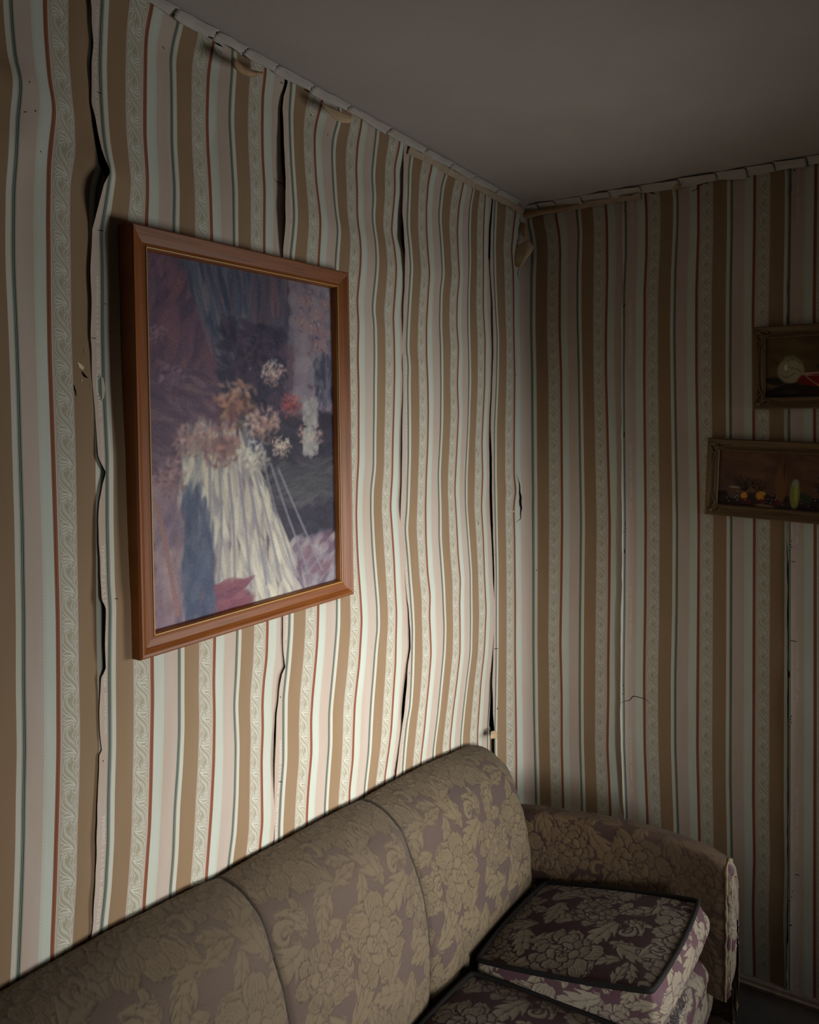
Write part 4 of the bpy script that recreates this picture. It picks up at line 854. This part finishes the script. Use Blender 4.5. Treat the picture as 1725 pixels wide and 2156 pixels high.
# ------------------------------------------------------------------ sofa upholstery: cut-pile floral damask, drawn into a tile and sculpted
TWd, THd = .36, .48                   # tile size (drawing units)
NX, NY = 420, 568
def damask():
    Pm = np.zeros((NY, NX)); G = np.zeros((NY, NX)); Hh = np.zeros((NY, NX))
    X = (np.arange(NX) + .5) / NX * TWd; Y = (np.arange(NY) + .5) / NY * THd
    XX, YY = np.meshgrid(X, Y); r = np.random.default_rng(3)
    def wn(sig, amp):
        a = r.normal(0, 1, (NY, NX)); a = np.concatenate([a] * 3, 0); a = smooth1(a, sig, 0)[NY:2 * NY]; a = np.concatenate([a] * 3, 1); a = smooth1(a, sig, 1)[:, NX:2 * NX]
        return a / a.std() * amp
    XX = XX + wn(4, .0009) + wn(1.5, .0003); YY = YY + wn(4, .0009) + wn(1.5, .0003)
    def lay(d, ins, edge, veins):
        rim = ins & (d > -edge); Pm[rim] = .10; G[rim] = .85; Hh[rim] = 0
        body = ins & (d > 0); Pm[body] = 1; G[body] = np.clip(1 - d[body] / (edge * .7), 0, 1) * .6; Hh[body] = np.clip(d[body] / .007, 0, 1) ** .6
        vb = body & veins & (d > .0015); G[vb] = .85; Hh[vb] *= .3
    def local(cx, cy, ang, L, bend):
        dx = (XX - cx + TWd / 2) % TWd - TWd / 2; dy = (YY - cy + THd / 2) % THd - THd / 2
        ca, sa = math.cos(ang), math.sin(ang); u = (dx * ca + dy * sa) / L; return u, -dx * sa + dy * ca - bend * L * u * u
    def petal(cx, cy, ang, L, w, bend=0., ribs=2, edge=.0018):
        u, v = local(cx, cy, ang, L, bend); uu = np.clip(u, 0, 1)
        base = w * np.sin(np.pi * np.clip(.06 + .94 * uu, 0, 1) ** 1.35) ** .62
        tip = 1 - .10 * np.abs(np.sin(2.6 * np.pi * np.clip(v / w, -1, 1) * .5 + .5)) ** 1.5
        ins = (u > 0) & (u < 1); d = np.minimum(base - np.abs(v), (tip - u) * L)
        vv = v / np.maximum(base, 1e-4); ve = np.zeros_like(ins)
        for k in range(-ribs, ribs + 1):
            if ribs: ve |= (np.abs(vv - k * .62 / max(1, ribs)) * base < .0008) & (u > .50 - .06 * abs(k)) & (u < .86)
        lay(d, ins, edge, ve)
    def leaf(cx, cy, ang, L, w, n=4, bend=.15, edge=.0018):
        u, v = local(cx, cy, ang, L, bend); uu = np.clip(u, 0, 1)
        sh = n * (uu - .22 * np.abs(v) / w) + .15; saw = sh - np.floor(sh)
        base = w * np.sin(np.pi * np.clip(.03 + .97 * uu, 0, 1) ** .8) ** .65 * (.46 + .60 * saw ** .8)
        ins = (u > 0) & (u < 1); d = np.minimum(base - np.abs(v), (1 - u) * L)
        ve = (np.abs(v) < .0010) & (u < .84)
        sv = n * (uu - .30 * np.abs(v) / w) + .55; sv = sv - np.floor(sv); ve |= (np.abs(sv - .5) * L / n < .0008) & (np.abs(v) < base * .72) & (u > .1) & (u < .85)
        lay(d, ins, edge, ve)
    def curl(cx, cy, ang, R0, w, sg=1):
        q = np.linspace(0, 1, 46); th = ang + sg * 5.2 * q; rr = R0 * (1 - .80 * q) ; d = np.full((NY, NX), -9.)
        for a, b_, k in zip(cx + rr * np.cos(th), cy + rr * np.sin(th), q):
            dx = (XX - a + TWd / 2) % TWd - TWd / 2; dy = (YY - b_ + THd / 2) % THd - THd / 2
            d = np.maximum(d, w * (.35 + .65 * math.sin(math.pi * min(1, .12 + k))) - np.hypot(dx, dy))
        d2 = np.full((NY, NX), 9.)
        lay(d, np.ones_like(d, bool), .0018, np.zeros_like(d, bool))
    def peony(cx, cy, R, rot):
        for ring, (n, l, w, r0) in enumerate(((9, .66, .27, .40), (7, .58, .25, .20), (5, .46, .21, .03))):
            for k in range(n):
                a = rot + 2 * math.pi * (k + .5 * ring) / n + r.normal(0, .09)
                petal(cx + r0 * R * math.cos(a), cy + r0 * R * math.sin(a), a, l * R * (1 + .12 * r.normal()), w * R * (1 + .12 * r.normal()), r.normal(0, .18), 2 if ring < 2 else 0)
        for k in range(7):
            a = rot + k * .9; petal(cx + .02 * R * math.cos(a), cy + .02 * R * math.sin(a), a, .22 * R, .075 * R, 0, 0, .0012)
    for a in range(44): leaf(r.uniform(0, TWd), r.uniform(0, THd), r.uniform(0, 6.28), r.uniform(.06, .085), r.uniform(.018, .026), 3, r.normal(0, .2))
    for cx, cy, a, L, w in ((.02, .20, 1.0, .13, .036), (.17, .00, 2.0, .12, .034), (.29, .17, -.4, .13, .036), (.05, .26, 2.5, .12, .032), (.16, .24, .5, .13, .038), (.33, .27, 1.6, .12, .034),
                            (.13, .40, -.9, .13, .036), (.01, .43, .4, .12, .034), (.21, .44, 2.7, .12, .034), (.33, .02, 2.6, .12, .036), (.22, .47, .2, .12, .034), (.34, .45, -1.2, .10, .03), (.06, .47, 2.0, .10, .03), (.15, .17, -2.1, .11, .030)): leaf(cx, cy, a, L, w, 4, r.normal(0, .25))
    for cx, cy, a, L, sg in ((.15, .30, .6, .026, 1), (.32, .20, 2.5, .026, -1), (.00, .30, -.8, .024, 1), (.18, .09, 1.8, .024, -1)): curl(cx, cy, a, L, .0085, sg)
    peony(.085, .085, .088, .3); peony(.255, .335, .090, 1.1); peony(.262, .095, .066, .7); peony(.075, .350, .068, 2.0)
    return Pm, G, Hh
DP, DG, DH = damask()
DP = smooth1(smooth1(DP, .7, 0), .7, 1); DH = smooth1(smooth1(DH, .8, 0), .8, 1); DG = smooth1(smooth1(DG, .6, 0), .6, 1)
def dsample(A, u, v):
    x = (u / TWd % 1) * NX; y = (v / THd % 1) * NY; x0 = np.floor(x).astype(int); y0 = np.floor(y).astype(int); fx, fy = x - x0, y - y0
    x0 %= NX; y0 %= NY; x1, y1 = (x0 + 1) % NX, (y0 + 1) % NY
    return A[y0, x0] * (1 - fx) * (1 - fy) + A[y0, x1] * fx * (1 - fy) + A[y1, x0] * (1 - fx) * fy + A[y1, x1] * fx * fy
def damask_mat(name, bg, leaf, groove, worn, wornscale=4, rough=.9):
    m, nt, b = new_mat(name); b.inputs['Roughness'].default_value = rough; b.inputs['Specular IOR Level'].default_value = .15
    b.inputs['Sheen Weight'].default_value = .04; b.inputs['Sheen Roughness'].default_value = .5
    at = N(nt, 'ShaderNodeAttribute', attribute_name='pile'); sp = N(nt, 'ShaderNodeSeparateXYZ'); nt.links.new(at.outputs['Vector'], sp.inputs[0])
    tc = N(nt, 'ShaderNodeTexCoord'); t = N(nt, 'ShaderNodeTexNoise'); t.inputs['Scale'].default_value = wornscale; t.inputs['Detail'].default_value = 5
    nt.links.new(tc.outputs['Object'], t.inputs['Vector'])
    lf = N(nt, 'ShaderNodeMix', data_type='RGBA'); nt.links.new(t.outputs[0], lf.inputs[0]); lf.inputs[6].default_value = leaf[0]; lf.inputs[7].default_value = leaf[1]
    a = N(nt, 'ShaderNodeMix', data_type='RGBA'); nt.links.new(sp.outputs[0], a.inputs[0]); a.inputs[6].default_value = bg; nt.links.new(lf.outputs[2], a.inputs[7])
    g = N(nt, 'ShaderNodeMix', data_type='RGBA'); gm = N(nt, 'ShaderNodeMath', operation='MULTIPLY'); gm.inputs[1].default_value = .8
    nt.links.new(sp.outputs[1], gm.inputs[0]); nt.links.new(gm.outputs[0], g.inputs[0]); nt.links.new(a.outputs[2], g.inputs[6]); g.inputs[7].default_value = groove
    t2 = N(nt, 'ShaderNodeTexNoise'); t2.inputs['Scale'].default_value = 3.2; t2.inputs['Detail'].default_value = 4; nt.links.new(tc.outputs['Object'], t2.inputs['Vector'])
    r = N(nt, 'ShaderNodeMapRange'); r.inputs[1].default_value = .42; r.inputs[2].default_value = .68; r.inputs[4].default_value = worn[1]; nt.links.new(t2.outputs[0], r.inputs[0])
    w = N(nt, 'ShaderNodeMix', data_type='RGBA'); nt.links.new(r.outputs[0], w.inputs[0]); nt.links.new(g.outputs[2], w.inputs[6]); w.inputs[7].default_value = worn[0]
    f = N(nt, 'ShaderNodeTexNoise'); f.inputs['Scale'].default_value = 700; nt.links.new(tc.outputs['Object'], f.inputs['Vector'])
    fm = N(nt, 'ShaderNodeMapRange'); fm.inputs[3].default_value = .72; fm.inputs[4].default_value = 1.2; nt.links.new(f.outputs[0], fm.inputs[0])
    mm = N(nt, 'ShaderNodeMix', data_type='RGBA', blend_type='MULTIPLY'); mm.inputs[0].default_value = 1; nt.links.new(w.outputs[2], mm.inputs[6]); nt.links.new(fm.outputs[0], mm.inputs[7])
    nt.links.new(mm.outputs[2], b.inputs['Base Color'])
    bp = N(nt, 'ShaderNodeBump'); bp.inputs['Strength'].default_value = .35; bp.inputs['Distance'].default_value = .001; nt.links.new(f.outputs[0], bp.inputs['Height']); nt.links.new(bp.outputs[0], b.inputs['Normal'])
    return m
M_dback = damask_mat('faded_damask', rgba(82, 68, 66), (rgba(118, 103, 78), rgba(108, 96, 78)), rgba(48, 38, 30), (rgba(97, 84, 70), .3))
M_darm = damask_mat('worn_arm_damask', rgba(60, 42, 41), (rgba(112, 95, 72), rgba(100, 78, 52)), rgba(50, 36, 30), (rgba(86, 70, 62), .55))
M_dseat = damask_mat('burgundy_damask', rgba(48, 20, 26), (rgba(122, 112, 98), rgba(104, 97, 84)), rgba(36, 20, 21), (rgba(76, 58, 55), .15))
M_dside = damask_mat('pale_boxing_damask', rgba(84, 58, 66), (rgba(146, 139, 129), rgba(136, 122, 98)), rgba(60, 46, 42), (rgba(112, 100, 94), .2))
M_welt = plain('dark_welt', rgba(58, 50, 42), .9, .2, 80); M_pipe = plain('black_piping', rgba(15, 13, 12), .8, .2, 80)
M_stitch = plain('tan_binding', rgba(132, 116, 92), .9, .25, 60); M_legw = plain('dark_leg_wood', rgba(48, 36, 28), .5, .2, 30)
M_fringe = plain('torn_stuffing', rgba(86, 78, 80), .95, .4, 120)
def damask_part(name, V, U, Vv, parent, mat, off, amp=.0020, flip=False, wear=None, bite=0.):
    """V grid of points; U, Vv cloth coordinates; the pile is raised along the surface normal"""
    dr = np.gradient(V, axis=0); dc = np.gradient(V, axis=1); n = np.cross(dc, dr); n /= np.linalg.norm(n, axis=2)[:, :, None] + 1e-12
    if flip: n = -n
    h, g, pm = dsample(DH, U, Vv), dsample(DG, U, Vv), dsample(DP, U, Vv)
    if bite: pm = pm * np.clip((h - bite) / .35, 0, 1)
    wv = 1.0 if wear is None else wear
    V2 = V + n * ((h * wv) * amp * K)[..., None]
    q = grid_quads(*V.shape[:2])
    if flip: q = q[:, ::-1]
    return part(name, V2.reshape(-1, 3), q, parent, [mat], {'pile': np.stack([(pm * wv + .5 * (1 - wv)).ravel() if wear is not None else pm.ravel(), (g * (.45 + .55 * wv)).ravel(), 0 * g.ravel()], -1)}, True, off=off)

sofa = thing('sofa', 'old sofa in faded brown floral cut-velvet pushed against the left wall', 'sofa', tuple(W(1.2, .42, FLOOR)))
SO = np.array(sofa.location)
S0, S1 = .33, 2.08
SEAM = (.95, 1.43)
def crest(s): return np.interp(s, [.33, .36, .42, .5, .67, .93, 1.2, 1.4, 1.7, 1.9, 2.08], [.735, .768, .785, .793, .811, .826, .839, .849, .871, .875, .875])
def sofa_back():
    n, m = 800, 270
    s = np.linspace(S0, S1, n); v = np.linspace(0, 1, m)
    # profile in (t, drop below crest): from behind the crest, over and down to the seat
    prof = np.array([(-.004, .16), (-.004, .08), (-.003, .022), (.002, .005), (.018, .000), (.068, .010), (.118, .046), (.145, .098), (.172, .160), (.190, .235), (.198, .32), (.196, .42), (.185, .52)])
    pc = catmull(prof, m)
    bul = np.ones(n)
    edges = (S0,) + SEAM + (S1,)
    d = np.min(np.abs(s[:, None] - np.array(SEAM)[None]), axis=1)
    puff = (1 - np.exp(-(d / .035) ** 1.2)) * .018 - .006 * np.exp(-(d / .006) ** 2)
    endr = np.sqrt(np.clip(1 - np.clip((.10 - (s - S0)) / .10, 0, 1) ** 2, 0, 1))
    Tt = pc[None, :, 0] * (.62 + .38 * endr[:, None]) + (puff * endr)[:, None] * np.clip((pc[None, :, 0] - .03) / .1, 0, 1)
    Tt = Tt + .012 * np.sin(np.clip((s - S0) / (S1 - S0), 0, 1) * math.pi)[:, None] * np.clip(pc[None, :, 0] / .2, 0, 1) + .006
    Z_ = crest(s)[:, None] - pc[None, :, 1] + (puff * .35)[:, None] * np.exp(-(pc[None, :, 1] / .05))
    V = WN(s[:, None] + 0 * Z_, Tt, Z_)
    arc = np.r_[0, np.cumsum(np.linalg.norm(np.diff(pc, axis=0), axis=1))]
    U = s[:, None] + 0 * Z_; Vv = -arc[None, :] + 0 * Z_ + .05
    wear = np.clip(.62 + .38 * np.clip((1.25 - s) / .5, 0, 1), 0, 1)[:, None] * (.75 + .25 * np.clip((arc[None] - .25) / .15, 0, 1))
    bk = damask_part('backrest', V, U, Vv, sofa, M_dback, SO, .0024, False, wear)
    for c in SEAM:
        i = int(np.argmin(np.abs(s - c))); lo = 30
        w = MB(); w.tube(V[i, lo:, :] + np.array([0, 0, 0]), .0036 * K, 8); w.build('seam_welt', M_welt, bk, True, off=SO)
    # rounded closing of the far end, and the plain back
    endc = V[0]; inner = WN(np.full(m, S0 + .0), np.full(m, .02), np.minimum(crest(S0) - .03, np.linspace(.70, .25, m)))
    b = MB(); rows = np.stack([endc, endc * .5 + inner * .5, inner]); b.add(rows.reshape(-1, 3), grid_quads(3, m)); b.build('backrest_end', M_dback, sofa, True, off=SO)
    b = MB(); b.box(S0, S1, .014, .05, .12, .62); b.build('backrest_frame', M_welt, sofa, False, off=SO)
    # line of the welt along the crest
    w = MB(); w.tube(V[8:, 34], .003 * K, 6); w.build('crest_welt', M_welt, bk, True, off=SO)
sofa_back()

def sofa_arm(si_r, si_f, thick_r, thick_f, mirror=None, hi=True):
    n, m = (270, 260) if hi else (50, 60)
    t = np.linspace(.06, .735, n)
    ztop = np.interp(t, [.06, .2, .38, .50, .62, .68, .715, .735], [.585, .612, .624, .626, .616, .604, .592, .578])
    ztop = smooth1(ztop, n * .02, 0)
    sin_ = np.interp(t, [.06, .2, .735], [si_r, si_r, si_f]); th = np.interp(t, [.06, .735], [thick_r, thick_f])
    # cross-section: up the inner face, over the roll, down the outer face
    sec = np.array([(.045, .36), (.03, .28), (.016, .20), (.006, .13), (.001, .075), (.012, .034), (.05, .006), (.30, .0), (.62, .008), (.90, .036), (1.0, .08), (1.0, .20), (.98, .35), (.97, .52)])
    pc = catmull(sec * np.array([.14, 1]), m) / np.array([.14, 1])
    inner = np.where(np.arange(m) < np.argmin(pc[:, 1]), -1, 1)
    Ss = np.empty((n, m)); 
    for j in range(m):
        a = pc[j, 0]
        Ss[:, j] = sin_ - (th * a if pc[j, 1] < .06 or inner[j] > 0 else -.0 * th) - (0 if inner[j] > 0 or pc[j, 1] < .06 else -.35 * (a - .001))
    Ss = smooth1(Ss, m * .012, 1)
    Zz = np.maximum(ztop[:, None] - pc[None, :, 1], .10)
    Tt = t[:, None] + 0 * Zz
    endr = np.clip((t - .705) / .03, 0, 1)[:, None]                 # roll the front edge over
    cen_s = (sin_ - th * .5)[:, None]; Ss = Ss + (cen_s - Ss) * .10 * endr ** 2
    if mirror is not None: Ss = mirror - Ss
    V = WN(Ss, Tt, Zz); arc = np.r_[0, np.cumsum(np.linalg.norm(np.diff(pc * np.array([.14, 1]), axis=0), axis=1))]
    U = Tt + .11; Vv = arc[None] + 0 * Zz + .07
    wear = np.clip(1.0 - .5 * np.clip((t - .48) / .16, 0, 1), 0, 1)[:, None] * np.clip(.35 + (np.abs(arc - .40) / .12), .3, 1)[None]
    damask_part('armrest', V, U, Vv, sofa, M_darm, SO, .0022, mirror is None, wear, .12)
    # front of the arm: gathered facing with a corded outline
    ring = V[-1]; c = ring.mean(0); b = MB(); out = np.append(E1, 0) * K
    rows = [ring]
    for kx, dep in ((.96, .010), (.88, .016), (.80, .012), (.74, .018), (.5, .022), (.2, .024)):
        rw = c + (ring - c) * kx + out * dep; rows.append(rw)
    rows = np.array(rows) + smooth1(rng.normal(0, .0022, (len(rows), m, 3)), 2.5, 1); rows[0] = ring
    U2 = np.broadcast_to(arc[None], rows.shape[:2]) + .2; V2 = np.broadcast_to((np.arange(len(rows)) * .02)[:, None], rows.shape[:2])
    rr = np.array([catmull(rows[:, j], 16) for j in range(m)]).transpose(1, 0, 2)
    U2 = np.broadcast_to(arc[None], rr.shape[:2]) + .2; V2 = np.broadcast_to((np.linspace(0, .12, 16))[:, None], rr.shape[:2])
    fc = damask_part('arm_facing', rr, U2, V2, sofa, M_dside, SO, .0012, False)
    for kx, dep, r in ((.985, .004, .0042), (.80, .014, .0036)):
        p = c + (ring - c) * kx + out * dep; p = p + smooth1(rng.normal(0, .0016, p.shape), 1.2, 0)
        w = MB(); w.tube(p[:: 2], r * K * (1 + .3 * smooth1(rng.normal(0, 1, len(p[::2])), .8, 0)), 7); w.build('corded_edge', M_stitch, fc, True, off=SO)
    return V
sofa_arm(.375, .300, .15, .105)
sofa_arm(.375, .300, .15, .105, mirror=2.40, hi=False)

def sofa_base():
    # sprung front rail under the cushions
    n, m = 1000, 170
    s = np.linspace(.27, 2.13, n); prof = catmull([(.45, .310), (.58, .318), (.645, .322), (.682, .312), (.700, .285), (.696, .25), (.700, .19), (.690, .14), (.672, .115), (.60, .112)], m)
    wob = smooth1(smooth1(rng.normal(0, .004, (n, m)), 9, 0), 5, 1)
    Tt = prof[None, :, 0] + wob; Zz = prof[None, :, 1] + wob
    V = WN(s[:, None] + 0 * Tt, Tt, Zz); arc = np.r_[0, np.cumsum(np.linalg.norm(np.diff(prof, axis=0), axis=1))]
    damask_part('front_rail', V, s[:, None] + 0 * Tt, -arc[None] + 0 * Tt, sofa, M_dside, SO, .0016, False)
    b = MB(); b.box(.28, 2.12, .10, .64, .12, .305); b.build('seat_deck', M_welt, sofa, False, off=SO)
    b = MB(); b.box(.215, 2.185, .08, .715, .075, .115); b.build('base_board', M_legw, sofa, False, off=SO)
    for ls, lt in ((.255, .68), (2.145, .68), (.255, .12), (2.145, .12)):
        b = MB(); z = np.linspace(FLOOR, .08, 7); r = np.array([.020, .022, .026, .030, .033, .035, .036])
        b.tube(np.array([W(ls, lt, a) for a in z]), r * K, 14); b.add(np.array([W(ls + .02 * math.cos(a), lt + .02 * math.sin(a), FLOOR + .001) for a in np.linspace(0, 2 * math.pi, 4, endpoint=False)]), [[0, 1, 2, 3]])
        b.build('leg', M_legw, sofa, True, off=SO)
sofa_base()

# loose seat cushions
def cushion(name, label, s0, s1, t0, t1, zr, zf, thick, dome, seed, zleft=0., group='loose sofa cushions'):
    root = thing(name, label, 'cushion', tuple(W((s0 + s1) / 2, (t0 + t1) / 2, (zr + zf) / 2 - thick)), group); off = np.array(root.location)
    r = np.random.default_rng(seed); n, m = int((s1 - s0) / .0021), int((t1 - t0) / .0021)
    u = np.linspace(0, 1, n)[:, None]; v = np.linspace(0, 1, m)[None]
    def outline(u, v):          # soft rounded rectangle
        e = .012; bu = np.sin(np.pi * v) ** .6 * e; bv = np.sin(np.pi * u) ** .6 * e
        return s0 + (s1 - s0) * u + bu * (2 * u - 1), t0 + (t1 - t0) * v + bv * (2 * v - 1)
    S_, T_ = outline(u, v)
    lump = smooth1(smooth1(r.normal(0, 1, (n, m)), 26, 0), 26, 1); lump *= .006 / (lump.std() + 1e-9)
    pil = (np.sin(np.pi * u) ** .55) * (np.sin(np.pi * v) ** .55)
    Z_ = zr + (zf - zr) * v + dome * pil + lump * pil + zleft * u
    V = WN(S_, T_, Z_); tp = damask_part('cushion_top', V, S_ + seed * .07, T_ + seed * .11, root, M_dseat, off, .0010, False, None, .30)
    # boxing round the four sides
    per = np.concatenate([np.stack([np.linspace(0, 1, n), np.ones(n)], -1), np.stack([np.ones(m), np.linspace(1, 0, m)], -1)[1:], np.stack([np.linspace(1, 0, n), np.zeros(n)], -1)[1:], np.stack([np.zeros(m), np.linspace(0, 1, m)], -1)[1:]])
    pu, pv = per[:, 0], per[:, 1]; ps, pt = outline(pu, pv); pz = zr + (zf - zr) * pv + zleft * pu
    k = 56; h = np.linspace(0, 1, k)[:, None]; belly = .022 * np.sin(np.pi * h) ** .8 - .004 * h
    cx, cy = (s0 + s1) / 2, (t0 + t1) / 2
    ds, dt = np.where((pu <= 0), -1., np.where(pu >= 1, 1., 0)), np.where(pv <= 0, -1., np.where(pv >= 1, 1., 0)); ln = np.hypot(ds, dt); ds, dt = smooth1(ds / ln, 5, 0), smooth1(dt / ln, 5, 0)
    lum2 = smooth1(smooth1(r.normal(0, 1, (k, len(ps))), 8, 0), 30, 1); lum2 *= .005 / lum2.std()
    B = belly + lum2 * np.sin(np.pi * h)
    zb = np.minimum(zr, zf) - thick + .0 * pz
    fb = smooth1(np.where(pv >= 1, 1.0, np.where(pv <= 0, .2, .35)), 5, 0)[None]
    V = WN(ps[None] + ds[None] * B * fb, pt[None] + dt[None] * B * fb, pz[None] * (1 - h) + (pz - thick)[None] * h)
    arc = np.r_[0, np.cumsum(np.hypot(np.diff(ps), np.diff(pt)))]
    damask_part('boxing', V, arc[None] + 0 * h + .13 * seed, -h * thick * 1.3 + 0 * arc[None] + .2, root, M_dside, off, .0012, True, None, .15)
    w = MB(); pp = WN(ps, pt, pz + .003)[::4]; pp = np.concatenate([pp, pp[:1]]); w.tube(pp, .0062 * K, 8); w.build('piping', M_pipe, tp, True, off=off)
    pp2 = V[-1][::4]; w = MB(); w.tube(np.concatenate([pp2, pp2[:1]]), .0038 * K, 7); w.build('lower_welt', M_stitch, root, True, off=off)
    b = MB(); b.add(WN([s0, s1, s1, s0], [t0, t0, t1, t1], [zr - thick, zr - thick, zf - thick, zf - thick]), [[0, 1, 2, 3]]); b.build('cushion_underside', M_welt, root, False, off=off)
    return root
cushion('seat_cushion', 'burgundy floral seat cushion with black piping beside the sofa arm', .395, .805, .262, .690, .432, .515, .102, .022, 1)
cushion('seat_cushion', 'lower, sagging floral seat cushion at the bottom edge of the photo', .838, 1.33, .262, .700, .415, .425, .085, .030, 2)

# torn lining fringe hanging under the front corner of the far cushion
def fringe():
    m = MB(); r = np.random.default_rng(9)
    for _ in range(110):
        a = r.uniform(.60, .82); p = np.array([[a, .700, .405]]); L = r.uniform(.008, .03)
        pts = [(a + r.normal(0, .004), .702 + r.uniform(0, .008), .408), (a + r.normal(0, .008), .708 + r.uniform(0, .012), .408 - L * .5), (a + r.normal(0, .012), .706 + r.uniform(0, .016), .408 - L)]
        m.tube(catmull([np.array(W(*q)) for q in pts], 5), .0009, 4)
    m.build('torn_fringe', M_fringe, sofa, True, 'stuff', off=SO)
fringe()
